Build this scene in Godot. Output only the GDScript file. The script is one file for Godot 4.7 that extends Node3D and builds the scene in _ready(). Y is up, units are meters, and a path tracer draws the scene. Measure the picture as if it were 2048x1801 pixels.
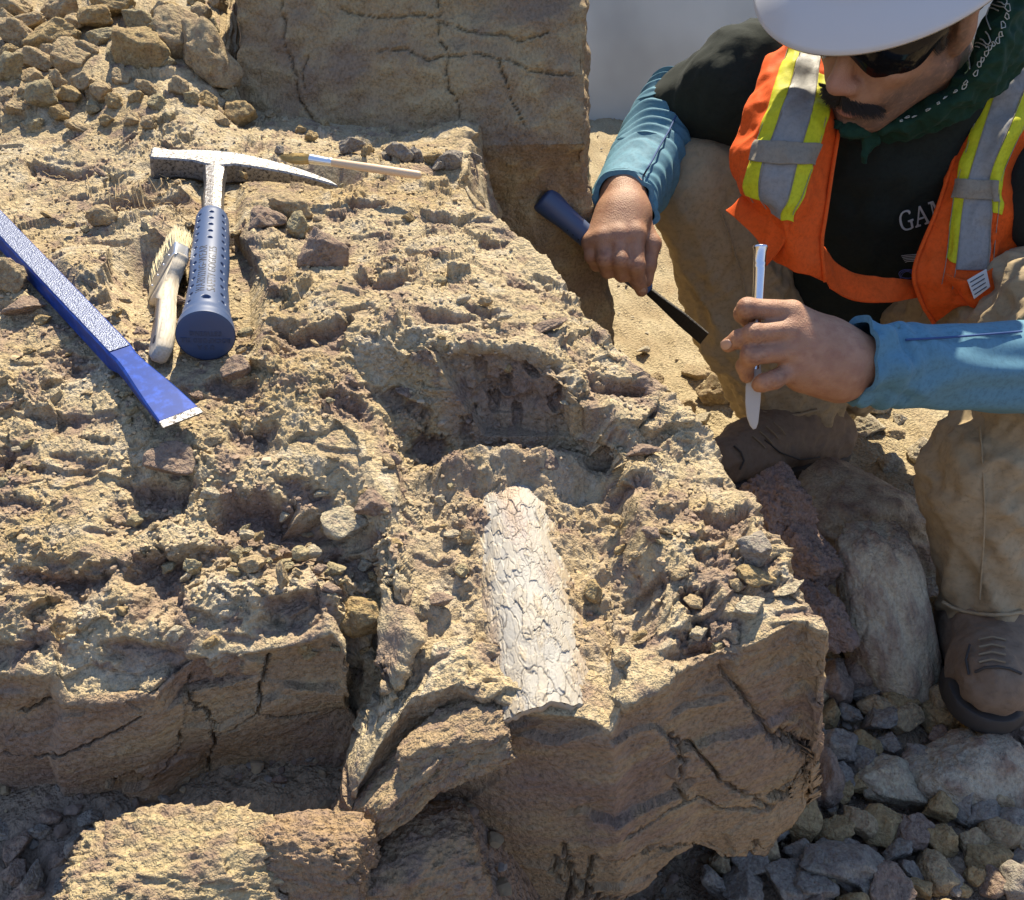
extends Node3D

const FOCAL := 1800.0
const EYE_Y := 0.95
const SP := 0.573576
const CP := 0.819152
var rng := RandomNumberGenerator.new()
var taken := {}
var mats := {}
var stone_shapes: Array[ArrayMesh] = []
var chip_shapes: Array[ArrayMesh] = []


# ---------- places: a direction seen from the photographer's eye, and how far, how high or how far forward along it
func at(px: float, py: float, d: float) -> Vector3:
	var cx := (px - 1024.0) / FOCAL * d
	var cy := (900.5 - py) / FOCAL * d
	return Vector3(cx, EYE_Y + cy * CP - d * SP, -(cy * SP + d * CP))

func at_h(px: float, py: float, h: float) -> Vector3:
	var v := (900.5 - py) / FOCAL
	return at(px, py, (h - EYE_Y) / (v * CP - SP))

func at_f(px: float, py: float, f: float) -> Vector3:
	var v := (900.5 - py) / FOCAL
	return at(px, py, f / (v * SP + CP))

func seen_from_eye(p: Vector3) -> Vector3:
	var y := p.y - EYE_Y
	var up := y * CP - p.z * SP
	var d := -y * SP - p.z * CP
	return Vector3(1024.0 + p.x / d * FOCAL, 900.5 - up / d * FOCAL, d)


# ---------- naming
func numbered(called: String) -> String:
	var n: int = taken.get(called, 0)
	taken[called] = n + 1
	return called if n == 0 else "%s_%03d" % [called, n]

func tag(o: Node3D, label := "", category := "", group := "", kind := "") -> Node3D:
	if label: o.set_meta("label", label)
	if category: o.set_meta("category", category)
	if group: o.set_meta("group", group)
	if kind: o.set_meta("kind", kind)
	return o

func thing(called: String, label: String, category: String, where := Vector3.ZERO, group := "") -> Node3D:
	var o := Node3D.new()
	o.name = numbered(called)
	add_child(o)
	o.position = where
	tag(o, label, category, group)
	return o

func put(called: String, mesh: Mesh, m: Material, parent: Node3D = null) -> MeshInstance3D:
	var o := MeshInstance3D.new()
	o.mesh = mesh
	if m: o.material_override = m
	if parent:
		o.name = called
		parent.add_child(o, true)
	else:
		o.name = numbered(called)
		add_child(o)
	return o


# ---------- materials
func noise(kind: int, freq: float, sd: int, oct := 4, gain := 0.5) -> FastNoiseLite:
	var n := FastNoiseLite.new()
	n.noise_type = kind as FastNoiseLite.NoiseType
	n.frequency = freq
	n.seed = sd
	n.fractal_type = FastNoiseLite.FRACTAL_FBM if oct > 1 else FastNoiseLite.FRACTAL_NONE
	n.fractal_octaves = oct
	n.fractal_gain = gain
	return n

func noise_tex(n: FastNoiseLite, size: int, ramp: Array = [], normal := false, bump := 4.0) -> NoiseTexture2D:
	var t := NoiseTexture2D.new()
	t.width = size
	t.height = size
	t.seamless = true
	t.noise = n
	if normal:
		t.as_normal_map = true
		t.bump_strength = bump
	if ramp.size():
		var g := Gradient.new()
		g.offsets = PackedFloat32Array(ramp[0])
		g.colors = PackedColorArray(ramp[1])
		t.color_ramp = g
	return t

func grey(v: float) -> Color:
	return Color(v, v, v)

func plain(name_: String, lin: Color, rough := 0.8, metal := 0.0) -> StandardMaterial3D:
	var m := StandardMaterial3D.new()
	m.resource_name = name_
	m.albedo_color = lin.linear_to_srgb()
	m.roughness = rough
	m.metallic = metal
	return m

func grained(m: StandardMaterial3D, tex: Texture2D, height: Texture2D, scale: float, relief: float, world := true) -> StandardMaterial3D:
	m.uv1_triplanar = true
	m.uv1_world_triplanar = world
	m.uv1_scale = Vector3.ONE * scale
	m.uv1_triplanar_sharpness = 2.0
	if tex: m.albedo_texture = tex
	if height:
		m.heightmap_enabled = true
		m.heightmap_texture = height
		m.heightmap_scale = relief
	return m

func make_materials() -> void:
	var speck := noise_tex(noise(FastNoiseLite.TYPE_SIMPLEX_SMOOTH, 0.02, 5, 6, 0.72), 1024, [[0.0, 0.3, 0.5, 0.72, 1.0], [grey(0.60), grey(0.84), grey(0.94), grey(1.0), grey(1.0)]])
	var rough_h := noise_tex(noise(FastNoiseLite.TYPE_SIMPLEX_SMOOTH, 0.016, 11, 7, 0.68), 1024)
	var cell := noise(FastNoiseLite.TYPE_CELLULAR, 0.03, 21, 3, 0.55)
	cell.cellular_return_type = FastNoiseLite.RETURN_DISTANCE
	var grit_h := noise_tex(cell, 1024)
	var m := plain("sandy mudstone", Color.WHITE, 0.93)
	m.vertex_color_use_as_albedo = true
	m.metallic_specular = 0.3
	mats.rock = grained(m, speck, rough_h, 9.0, 0.42)
	m = plain("dry dirt", Color.WHITE, 0.95)
	m.vertex_color_use_as_albedo = true
	m.metallic_specular = 0.25
	mats.dirt = grained(m, speck, grit_h, 5.0, 0.5)
	m = plain("loose stone", Color.WHITE, 0.92)
	m.vertex_color_use_as_albedo = true
	m.metallic_specular = 0.3
	mats.stone = grained(m, speck, rough_h, 10.0, 0.35)
	m = plain("far bank", Color(0.50, 0.49, 0.43), 0.95)
	mats.bank = grained(m, noise_tex(noise(FastNoiseLite.TYPE_SIMPLEX_SMOOTH, 0.006, 3, 4), 512, [[0.0, 0.5, 1.0], [grey(0.8), grey(0.92), grey(1.0)]]), null, 0.5, 0.0)


# ---------- meshes
func normals_of(v: PackedVector3Array, idx: PackedInt32Array) -> PackedVector3Array:
	var n := PackedVector3Array()
	n.resize(v.size())
	for k in range(0, idx.size(), 3):
		var a := idx[k]
		var b := idx[k + 1]
		var c := idx[k + 2]
		var fn := (v[c] - v[a]).cross(v[b] - v[a])
		n[a] += fn
		n[b] += fn
		n[c] += fn
	for k in n.size():
		n[k] = n[k].normalized()
	return n

func array_mesh(v: PackedVector3Array, idx: PackedInt32Array, col := PackedColorArray(), uv := PackedVector2Array(), flat := false) -> ArrayMesh:
	var a := []
	a.resize(Mesh.ARRAY_MAX)
	a[Mesh.ARRAY_VERTEX] = v
	a[Mesh.ARRAY_INDEX] = idx
	if not flat: a[Mesh.ARRAY_NORMAL] = normals_of(v, idx)
	if col.size(): a[Mesh.ARRAY_COLOR] = col
	if uv.size(): a[Mesh.ARRAY_TEX_UV] = uv
	var m := ArrayMesh.new()
	m.add_surface_from_arrays(Mesh.PRIMITIVE_TRIANGLES, a)
	return m

func grid_index(nu: int, nv: int, flip := false, wrap_u := false) -> PackedInt32Array:
	# vertices run u fastest; front faces clockwise
	var idx := PackedInt32Array()
	var cu := nu if wrap_u else nu - 1
	idx.resize(cu * (nv - 1) * 6)
	var k := 0
	for j in nv - 1:
		for i in cu:
			var a := j * nu + i
			var b := j * nu + (i + 1) % nu
			var c := a + nu
			var d := b + nu
			if flip:
				idx[k] = a; idx[k + 1] = c; idx[k + 2] = b
				idx[k + 3] = b; idx[k + 4] = c; idx[k + 5] = d
			else:
				idx[k] = a; idx[k + 1] = b; idx[k + 2] = c
				idx[k + 3] = b; idx[k + 4] = d; idx[k + 5] = c
			k += 6
	return idx

func ico(level: int) -> Array:
	# [unit vertices, clockwise triangles]
	var t := (1.0 + sqrt(5.0)) / 2.0
	var v := PackedVector3Array([Vector3(-1, t, 0), Vector3(1, t, 0), Vector3(-1, -t, 0), Vector3(1, -t, 0), Vector3(0, -1, t), Vector3(0, 1, t), Vector3(0, -1, -t), Vector3(0, 1, -t), Vector3(t, 0, -1), Vector3(t, 0, 1), Vector3(-t, 0, -1), Vector3(-t, 0, 1)])
	for k in v.size(): v[k] = v[k].normalized()
	var f := PackedInt32Array([0, 5, 11, 0, 1, 5, 0, 7, 1, 0, 10, 7, 0, 11, 10, 1, 9, 5, 5, 4, 11, 11, 2, 10, 10, 6, 7, 7, 8, 1, 3, 4, 9, 3, 2, 4, 3, 6, 2, 3, 8, 6, 3, 9, 8, 4, 5, 9, 2, 11, 4, 6, 10, 2, 8, 7, 6, 9, 1, 8])
	for l in level:
		var mid := {}
		var nf := PackedInt32Array()
		for k in range(0, f.size(), 3):
			var e := [0, 0, 0]
			for q in 3:
				var a := f[k + q]
				var b := f[k + (q + 1) % 3]
				var key := mini(a, b) * 100000 + maxi(a, b)
				if not mid.has(key):
					mid[key] = v.size()
					v.append(((v[a] + v[b]) * 0.5).normalized())
				e[q] = mid[key]
			nf.append_array(PackedInt32Array([f[k], e[0], e[2], f[k + 1], e[1], e[0], f[k + 2], e[2], e[1], e[0], e[1], e[2]]))
		f = nf
	return [v, f]

# a broken stone: a ball cut by random planes, its edges slightly worn, its faces rough
func stone_mesh(sd: int, level: int, cuts: int, wear: float, rough: float, size := Vector3.ONE, tone := Color(0.40, 0.31, 0.19), offset := Vector3.ZERO) -> ArrayMesh:
	var r := RandomNumberGenerator.new()
	r.seed = sd
	var b := ico(level)
	var v: PackedVector3Array = b[0]
	var pn := PackedVector3Array()
	var ph := PackedFloat32Array()
	for k in cuts:
		pn.append(Vector3(r.randfn(), r.randfn(), r.randfn()).normalized())
		ph.append(r.randf_range(0.55, 0.88))
	var n1 := noise(FastNoiseLite.TYPE_SIMPLEX_SMOOTH, 1.3, sd, 3)
	var n2 := noise(FastNoiseLite.TYPE_SIMPLEX_SMOOTH, 5.0, sd + 1, 4, 0.6)
	var col := PackedColorArray()
	col.resize(v.size())
	for k in v.size():
		var d := v[k]
		var s := 0.0
		for q in cuts:
			var c := pn[q].dot(d)
			if c > 0.05:
				var x := c / ph[q]
				s += pow(x, wear)
		var rad := pow(s + pow(1.0 / 1.22, wear), -1.0 / wear)
		rad *= 1.0 + n1.get_noise_3dv(d) * 0.16 + n2.get_noise_3dv(d * 1.0) * rough
		v[k] = d * rad * size + offset
		var g := n1.get_noise_3dv(d * 2.0 + Vector3(7, 3, 1))
		var h := n2.get_noise_3dv(d * 0.7 + Vector3(1, 9, 4))
		var c2 := tone.lerp(Color(tone.r * 0.78, tone.g * 0.72, tone.b * 0.74), clampf(0.4 + g * 1.2, 0.0, 1.0))
		col[k] = c2.lerp(Color(tone.r * 1.2, tone.g * 1.2, tone.b * 1.1), clampf(h * 1.4, 0.0, 1.0))
	return array_mesh(v, b[1], col)


# ---------- the fossil outcrop: a lofted body of rock, then broken, pitted and cracked
const NS := 710
const NT := 900
var oc_base := PackedVector3Array()
var oc_norm := PackedVector3Array()
var oc_disp := PackedFloat32Array()
var oc_fresh := PackedFloat32Array()
var oc_pos := PackedVector3Array()
var oc_seen := {}
var oc_col := PackedColorArray()
var oc_t := PackedFloat32Array()

func outcrop_columns() -> Array:
	# [share of the width, front edge (x, y, height), foot of the face (x, y)] from left to right
	var e := [
		[0.0, Vector3(-250, 1330, 0.53), Vector2(-250, 1690)], [0.13, Vector3(0, 1345, 0.53), Vector2(0, 1645)], [0.186, Vector3(112, 1346, 0.53), Vector2(112, 1618)],
		[0.196, Vector3(130, 1392, 0.52), Vector2(128, 1612)], [0.30, Vector3(310, 1388, 0.52), Vector2(310, 1570)], [0.345, Vector3(390, 1326, 0.53), Vector2(390, 1542)],
		[0.40, Vector3(500, 1306, 0.53), Vector2(490, 1500)], [0.45, Vector3(600, 1287, 0.53), Vector2(578, 1462)], [0.485, Vector3(664, 1268, 0.535), Vector2(650, 1432)],
		[0.50, Vector3(696, 1312, 0.52), Vector2(700, 1412)], [0.525, Vector3(712, 1372, 0.462), Vector2(610, 1500), Vector3(735, 1262, 0.52)], [0.55, Vector3(738, 1450, 0.445), Vector2(655, 1580), Vector3(782, 1284, 0.50)],
		[0.56, Vector3(694, 1572, 0.462), Vector2(684, 1760), Vector3(800, 1282, 0.522)], [0.585, Vector3(704, 1602, 0.462), Vector2(705, 1800), Vector3(828, 1270, 0.532)], [0.62, Vector3(752, 1502, 0.487), Vector2(752, 1860)],
		[0.655, Vector3(822, 1402, 0.512), Vector2(835, 1870)], [0.69, Vector3(920, 1367, 0.525), Vector2(925, 1870)], [0.715, Vector3(985, 1396, 0.518), Vector2(985, 1840)],
		[0.75, Vector3(1060, 1425, 0.513), Vector2(1070, 1850)], [0.79, Vector3(1180, 1440, 0.515), Vector2(1180, 1840)], [0.81, Vector3(1222, 1462, 0.51), Vector2(1240, 1800)],
		[0.825, Vector3(1245, 1410, 0.522), Vector2(1290, 1770)], [0.855, Vector3(1300, 1384, 0.527), Vector2(1350, 1710)], [0.885, Vector3(1372, 1332, 0.537), Vector2(1400, 1690)],
		[0.92, Vector3(1455, 1310, 0.541), Vector2(1450, 1722)], [0.95, Vector3(1545, 1272, 0.547), Vector2(1535, 1720)], [0.975, Vector3(1605, 1240, 0.552), Vector2(1600, 1620)], [1.0, Vector3(1650, 1268, 0.55), Vector2(1614, 1560)]]
	var edge_of := [980.0, 980.0, 935.0, 1090.0, 1240.0, 1440.0]
	var rows := [-300.0, 120.0, 340.0, 520.0, 700.0, 920.0]
	var high := [0.0, 0.0, 0.663, 0.645, 0.625, 0.590]
	var cols := []
	for k in e.size():
		var s: float = e[k][0]
		var c := PackedVector3Array()
		for q in 6:
			var px := lerpf(-250.0, edge_of[q], s)
			if q == 0: c.append(at_f(px, rows[q], 1.8))
			elif q == 1: c.append(at_f(px, rows[q], 1.107 + 0.22 * smoothstep(0.52, 0.68, s)))
			else:
				var h: float = high[q]
				if q == 5: h -= 0.040 * smoothstep(0.60, 0.67, s) * (1.0 - smoothstep(0.84, 0.9, s)) + 0.014 * smoothstep(0.84, 0.92, s)
				if q == 4: h += 0.006 * smoothstep(0.68, 0.75, s) * (1.0 - smoothstep(0.9, 0.97, s))
				if q >= 3: h -= 0.012 * smoothstep(0.88, 1.0, s)
				c.append(at_h(px, rows[q], h))
		var ed: Vector3 = e[k][1]
		var a := at_h(ed.x, ed.y, ed.z)
		var m := c[5].lerp(a, 0.5)
		m.y += 0.012
		if e[k].size() > 3: m = at_h(e[k][3].x, e[k][3].y, e[k][3].z)
		if s > 0.66 and s < 0.9: m.y -= 0.004
		c.append(m)
		c.append(a)
		var ft: Vector2 = e[k][2]
		var bottom := at_f(ft.x, ft.y, -a.z + (0.004 if s < 0.5 else 0.012))
		c.append(a.lerp(bottom, 0.5) + Vector3(0, 0, 0.008))
		c.append(bottom)
		c.append(bottom + (Vector3(0, -0.14, 0.02) if s < 0.79 else Vector3(-0.06, -0.05, -0.22)))
		c.append(c[-1] + (Vector3(0, -0.12, 0.0) if s < 0.79 else Vector3(-0.02, -0.40, -0.04)))
		cols.append([s, c])
	var head: PackedVector3Array = cols[0][1]
	var west := PackedVector3Array()
	for p in head: west.append(p + Vector3(-0.10, -0.5, 0.0))
	cols.push_front([-0.05, west])
	# the far side, down behind the right edge
	var last: PackedVector3Array = cols[-1][1]
	var side := PackedVector3Array()
	for p in last: side.append(p + Vector3(0.03, -0.10, -0.045))
	cols.append([1.03, side])
	var side2 := PackedVector3Array()
	for p in last: side2.append(p + Vector3(-0.01, -0.45, -0.26))
	cols.append([1.10, side2])
	return cols

func outcrop_spot(px: float, py: float) -> int:
	# the grid corner of the outcrop met along this direction
	var bx := int(floor(px / 6.0))
	var by := int(floor(py / 6.0))
	var best := -1
	for r in range(0, 5):
		for dx in range(-r, r + 1):
			for dy in range(-r, r + 1):
				if maxi(absi(dx), absi(dy)) != r: continue
				var key := (bx + dx) * 4096 + by + dy
				if oc_seen.has(key):
					return oc_seen[key]
	return best

# a bite: steep far wall, floor that rises towards the viewer; sizes in metres
func bite(k: int, rx: float, rz: float, deep: float, skew := 0.0, fresh := 1.0) -> void:
	if k < 0: return
	var wn := noise(FastNoiseLite.TYPE_SIMPLEX_SMOOTH, 0.9 / rx, k % 977, 4, 0.6)
	var c := oc_base[k]
	var i0 := k % NS
	var j0 := k / NS
	var span_i := int(rx / 0.0011) + 8
	var span_j := int(rz / 0.0007) + 8
	for j in range(maxi(0, j0 - span_j / 3 - 6), mini(NT, j0 + span_j)):
		for i in range(maxi(0, i0 - span_i), mini(NS, i0 + span_i)):
			var q := j * NS + i
			var d := oc_base[q] - c
			var w := d.z / rz          # 0 at the far wall, 1 at the near end
			if w < -0.5 or w > 1.3: continue
			var x := (d.x - skew * d.z) / rx
			if absf(x) > 1.6: continue
			var jag := wn.get_noise_3dv(oc_base[q])
			w += jag * 0.32
			x = (x + wn.get_noise_3dv(oc_base[q] + Vector3(0.3, 0.1, 0.2)) * 0.4) / (1.0 - 0.35 * clampf(w, 0.0, 1.0))
			if w < -0.12 or w > 1.0 or absf(x) > 1.0: continue
			var wall := smoothstep(-0.12, 0.06, w)
			var g := wall * (1.0 - smoothstep(0.0, 1.0, w)) * (1.0 - pow(absf(x), 5.0))
			oc_disp[q] -= deep * g
			oc_fresh[q] = maxf(oc_fresh[q], fresh * g * (0.6 + 0.4 * (1.0 - w)))

func groove(path: Array, width: float, deep: float) -> void:
	for n in path.size() - 1:
		var ka := outcrop_spot(path[n].x, path[n].y)
		var kb := outcrop_spot(path[n + 1].x, path[n + 1].y)
		if ka < 0 or kb < 0: continue
		var a := Vector2(ka % NS, ka / NS)
		var b := Vector2(kb % NS, kb / NS)
		var steps := int(a.distance_to(b) * 1.5) + 2
		var wob := noise(FastNoiseLite.TYPE_VALUE, 0.2, n + int(path[n].x), 3)
		for u in steps:
			var f := float(u) / steps
			var p := a.lerp(b, f)
			var off := wob.get_noise_1d(u) * 4.0 * sin(f * PI)
			var nrm := (b - a).orthogonal().normalized()
			p += nrm * off
			var ci := int(round(p.x))
			var cj := int(round(p.y))
			var w := width * (0.65 + 0.5 * absf(wob.get_noise_1d(u * 2.0 + 300.0)) * 2.0)
			for dj in range(-2, 3):
				for di in range(-2, 3):
					var ii := ci + di
					var jj := cj + dj
					if ii < 0 or jj < 0 or ii >= NS or jj >= NT: continue
					var dist := Vector2(ii, jj).distance_to(p)
					var g := clampf(1.0 - dist / w, 0.0, 1.0)
					var q := jj * NS + ii
					if g > 0.0: oc_disp[q] = minf(oc_disp[q], maxf(-deep * g + oc_disp[q] * (1.0 - g), -0.12))

func build_outcrop() -> void:
	var cols := outcrop_columns()
	var weights := [0.5, 1.5, 1.25, 1.25, 1.5, 1.5, 1.4, 1.1, 1.1, 0.4, 0.3]
	var total := 0.0
	for w in weights: total += w
	var ts := PackedFloat32Array([0.0])
	for w in weights: ts.append(ts[-1] + w / total)
	var edge_t := ts[7]
	var count := NS * NT
	oc_base.resize(count)
	oc_disp.resize(count)
	oc_fresh.resize(count)
	oc_t.resize(NT)
	# rows: where along the controls
	var s_of := PackedFloat32Array()
	var c_of := PackedInt32Array()
	var s_first := -0.05
	for i in NS:
		var s := lerpf(s_first, 1.10, float(i) / (NS - 1))
		var c := 0
		while c < cols.size() - 2 and s > cols[c + 1][0]: c += 1
		c_of.append(c)
		s_of.append((s - cols[c][0]) / (cols[c + 1][0] - cols[c][0]))
	var ctr: Array[PackedVector3Array] = []
	for c in cols: ctr.append(c[1])
	var line := PackedVector3Array()
	line.resize(ctr.size())
	for j in NT:
		var t := float(j) / (NT - 1)
		oc_t[j] = t
		var r := 0
		while r < 10 and t > ts[r + 1]: r += 1
		var f := (t - ts[r]) / (ts[r + 1] - ts[r])
		for c in ctr.size():
			var p := ctr[c]
			if r >= 1 and r <= 3: line[c] = p[r].cubic_interpolate(p[r + 1], p[r - 1], p[r + 2], f)
			else: line[c] = p[r].lerp(p[r + 1], f)
		for i in NS:
			var c := c_of[i]
			oc_base[j * NS + i] = line[c].lerp(line[c + 1], s_of[i])
	# base normals
	oc_norm.resize(count)
	for j in NT:
		var ja := maxi(j - 6, 0) * NS
		var jb := mini(j + 6, NT - 1) * NS
		for i in NS:
			var dx := oc_base[j * NS + mini(i + 6, NS - 1)] - oc_base[j * NS + maxi(i - 6, 0)]
			var dz := oc_base[jb + i] - oc_base[ja + i]
			oc_norm[j * NS + i] = dz.cross(dx).normalized()
	# which corner lies along which direction
	for j in range(0, NT, 2):
		for i in range(0, NS, 2):
			var q := j * NS + i
			var p := seen_from_eye(oc_base[q])
			var key := int(floor(p.x / 6.0)) * 4096 + int(floor(p.y / 6.0))
			oc_seen[key] = q
	# noise
	var big := noise(FastNoiseLite.TYPE_SIMPLEX_SMOOTH, 7.0, 41, 3, 0.5)
	var warp := noise(FastNoiseLite.TYPE_SIMPLEX_SMOOTH, 22.0, 43, 2, 0.5)
	var chunk := noise(FastNoiseLite.TYPE_CELLULAR, 26.0, 47, 1)
	chunk.cellular_return_type = FastNoiseLite.RETURN_CELL_VALUE
	var chunk2 := noise(FastNoiseLite.TYPE_CELLULAR, 75.0, 48, 1)
	chunk2.cellular_return_type = FastNoiseLite.RETURN_CELL_VALUE
	var lump := noise(FastNoiseLite.TYPE_CELLULAR, 120.0, 53, 2, 0.5)
	lump.cellular_return_type = FastNoiseLite.RETURN_DISTANCE
	var fine := noise(FastNoiseLite.TYPE_SIMPLEX_SMOOTH, 160.0, 59, 4, 0.62)
	var bed := noise(FastNoiseLite.TYPE_SIMPLEX_SMOOTH, 9.0, 61, 4, 0.55)
	var patch := noise(FastNoiseLite.TYPE_SIMPLEX_SMOOTH, 5.5, 67, 3, 0.5)
	var calm := noise(FastNoiseLite.TYPE_SIMPLEX_SMOOTH, 11.0, 71, 2, 0.5)
	for j in NT:
		var t := oc_t[j]
		for i in NS:
			var q := j * NS + i
			var p := oc_base[q]
			var wv := warp.get_noise_3dv(p)
			var pw := p + Vector3(wv, wv * 0.6, -wv) * 0.02
			var top := 1.0 - smoothstep(edge_t - 0.004, edge_t + 0.012, t)
			var gully := 0.0
			var b := big.get_noise_3dv(p)
			var d := b * lerpf(0.006, 0.014, top)
			var f := fine.get_noise_3dv(p)
			if top > 0.0:
				var sm := clampf(0.42 + calm.get_noise_3dv(p) * 1.9, 0.05, 1.0)
				var ch := chunk.get_noise_3dv(pw)
				var ch2 := chunk2.get_noise_3dv(pw)
				d += top * ((0.35 + 0.65 * sm) * ch * 0.0058 + sm * (ch2 * 0.0024 + (lump.get_noise_3dv(pw) + 0.5) * -0.003))
				d += f * 0.0030 * top * (0.3 + 0.7 * sm)
			if top < 1.0:
				var lay := bed.get_noise_3d(p.x * 1.0 + p.y * 0.9, p.y * 4.0 - p.x * 1.2, p.z * 2.0)
				var fc := chunk.get_noise_3dv(Vector3(pw.x * 0.55, pw.y * 0.8, pw.z * 0.55))
				d += (1.0 - top) * (lay * 0.0022 + f * 0.0009 + fc * 0.0035)
			oc_disp[q] = d
	sculpt_outcrop()
	# final places and colours
	oc_pos.resize(count)
	for q in count: oc_pos[q] = oc_base[q] + oc_norm[q] * oc_disp[q]
	for s in seats: press(s[0], s[1], s[2])
	hug_bone()
	var idx := grid_index(NS, NT, false)
	var col := PackedColorArray()
	col.resize(count)
	var dust := Color(0.525, 0.420, 0.262)
	var ochre := Color(0.465, 0.350, 0.190)
	var clay := Color(0.290, 0.204, 0.158)
	var pale := Color(0.56, 0.49, 0.37)
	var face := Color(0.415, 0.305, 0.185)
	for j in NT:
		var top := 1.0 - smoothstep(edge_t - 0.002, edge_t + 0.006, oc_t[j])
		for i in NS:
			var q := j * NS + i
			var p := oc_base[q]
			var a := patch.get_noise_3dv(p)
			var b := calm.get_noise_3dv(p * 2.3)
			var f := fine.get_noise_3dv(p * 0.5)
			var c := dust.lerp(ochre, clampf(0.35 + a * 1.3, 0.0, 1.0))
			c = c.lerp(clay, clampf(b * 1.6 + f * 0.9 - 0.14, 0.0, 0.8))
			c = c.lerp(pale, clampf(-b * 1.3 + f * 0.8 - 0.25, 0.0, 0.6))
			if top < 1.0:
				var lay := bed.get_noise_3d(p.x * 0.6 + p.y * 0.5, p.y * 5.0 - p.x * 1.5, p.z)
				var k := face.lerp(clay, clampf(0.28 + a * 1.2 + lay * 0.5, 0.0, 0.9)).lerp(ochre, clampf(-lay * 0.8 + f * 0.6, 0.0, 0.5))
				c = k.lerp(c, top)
			c = c.lerp(clay, clampf(oc_fresh[q] * 1.1, 0.0, 0.85))
			col[q] = c
	oc_col = col
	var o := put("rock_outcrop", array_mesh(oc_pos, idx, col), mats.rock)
	tag(o, "large tan crumbling mudstone outcrop holding the white fossil bone, tools lying on top", "rock")

func sculpt_outcrop() -> void:
	# the scooped wall behind the bone was cut smooth with tools
	for j in range(int(NT * 0.36), int(NT * 0.62)):
		for i in range(int(NS * 0.5), NS - 90):
			var q := j * NS + i
			var s := seen_from_eye(oc_base[q])
			var e := Vector2((s.x - 1010.0) / 165.0, (s.y - 815.0) / 125.0).length()
			if e < 1.0:
				oc_disp[q] *= lerpf(0.25, 1.0, smoothstep(0.6, 1.0, e))
				oc_fresh[q] = maxf(oc_fresh[q], 0.55 * (1.0 - smoothstep(0.6, 1.0, e)))
	# the big scooped hollow behind the bone, then the other bites one can see, then many small ones
	bite(outcrop_spot(1010, 705), 0.060, 0.055, 0.016, 0.0, 0.6)
	for b in [[620, 650, 0.035, 0.05, 0.022], [730, 400, 0.022, 0.03, 0.014], [300, 395, 0.06, 0.04, 0.018], [120, 330, 0.04, 0.03, 0.011], [560, 1000, 0.05, 0.07, 0.03], [310, 1110, 0.02, 0.05, 0.026],
			[90, 1140, 0.03, 0.025, 0.012], [170, 1150, 0.020, 0.025, 0.014], [330, 960, 0.026, 0.03, 0.014], [1380, 660, 0.012, 0.02, 0.012], [1240, 760, 0.03, 0.03, 0.016], [1250, 955, 0.02, 0.03, 0.014],
			[700, 800, 0.02, 0.03, 0.012], [500, 860, 0.02, 0.03, 0.012], [730, 1195, 0.024, 0.03, 0.02], [1440, 1020, 0.02, 0.05, 0.015], [860, 880, 0.012, 0.03, 0.014], [460, 760, 0.02, 0.03, 0.012],
			[40, 1000, 0.02, 0.025, 0.008], [770, 560, 0.03, 0.03, 0.014], [880, 620, 0.025, 0.025, 0.012], [1060, 560, 0.02, 0.02, 0.012], [620, 1050, 0.03, 0.04, 0.02], [1400, 1180, 0.014, 0.03, 0.016]]:
		bite(outcrop_spot(b[0], b[1]), b[2], b[3], b[4] * 0.8, rng.randf_range(-0.4, 0.4))
	for m in [[955, 745, 0.006], [1010, 770, 0.005], [1060, 735, 0.006], [985, 810, 0.005], [1100, 800, 0.005], [935, 850, 0.006], [1035, 840, 0.004], [1125, 760, 0.005]]:
		bite(outcrop_spot(m[0], m[1] - 14.0), m[2], 0.010, 0.007, 0.0, 1.0)
	for n in 320:
		var k := outcrop_spot(rng.randf_range(-20, 1620), rng.randf_range(300, 1330))
		var r := 0.004 + 0.018 * pow(rng.randf(), 1.7)
		bite(k, r * rng.randf_range(0.7, 1.5), r * rng.randf_range(0.8, 1.5), r * rng.randf_range(0.2, 0.42), rng.randf_range(-0.9, 0.9), rng.randf_range(0.2, 1.0))
	for g in [
			[[0, 1510], [80, 1508], [140, 1500], [200, 1480], [280, 1436]], [[285, 1560], [340, 1525], [355, 1500], [360, 1460]], [[425, 1540], [430, 1470], [415, 1430], [380, 1410], [378, 1365]],
			[[430, 1465], [490, 1435], [515, 1420], [570, 1430], [640, 1420]], [[535, 1310], [520, 1380], [515, 1420]], [[130, 1420], [60, 1418], [40, 1425]],
			[[1455, 1350], [1410, 1420], [1370, 1490], [1364, 1560], [1362, 1600]], [[1395, 1648], [1470, 1618], [1540, 1595], [1610, 1570]], [[1555, 1460], [1590, 1480], [1612, 1515]],
			[[1364, 1490], [1345, 1475]], [[975, 1700], [990, 1740], [990, 1790]], [[990, 1790], [1040, 1765], [1095, 1720], [1130, 1690]], [[1090, 1690], [1100, 1720], [1120, 1765], [1135, 1770]],
			[[1130, 1765], [1180, 1720], [1215, 1705]], [[1250, 1670], [1310, 1635], [1350, 1610]], [[1420, 1690], [1470, 1680], [1510, 1670]]]:
		var path := []
		for p in g: path.append(Vector2(p[0], p[1]))
		groove(path, 1.15, 0.016)

func bone_a() -> Vector3: return at(1018, 985, 0.667) + Vector3(0, -0.007, 0)
func bone_b() -> Vector3: return at(1092, 1440, 0.555) + Vector3(0, -0.0105, 0)

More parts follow.
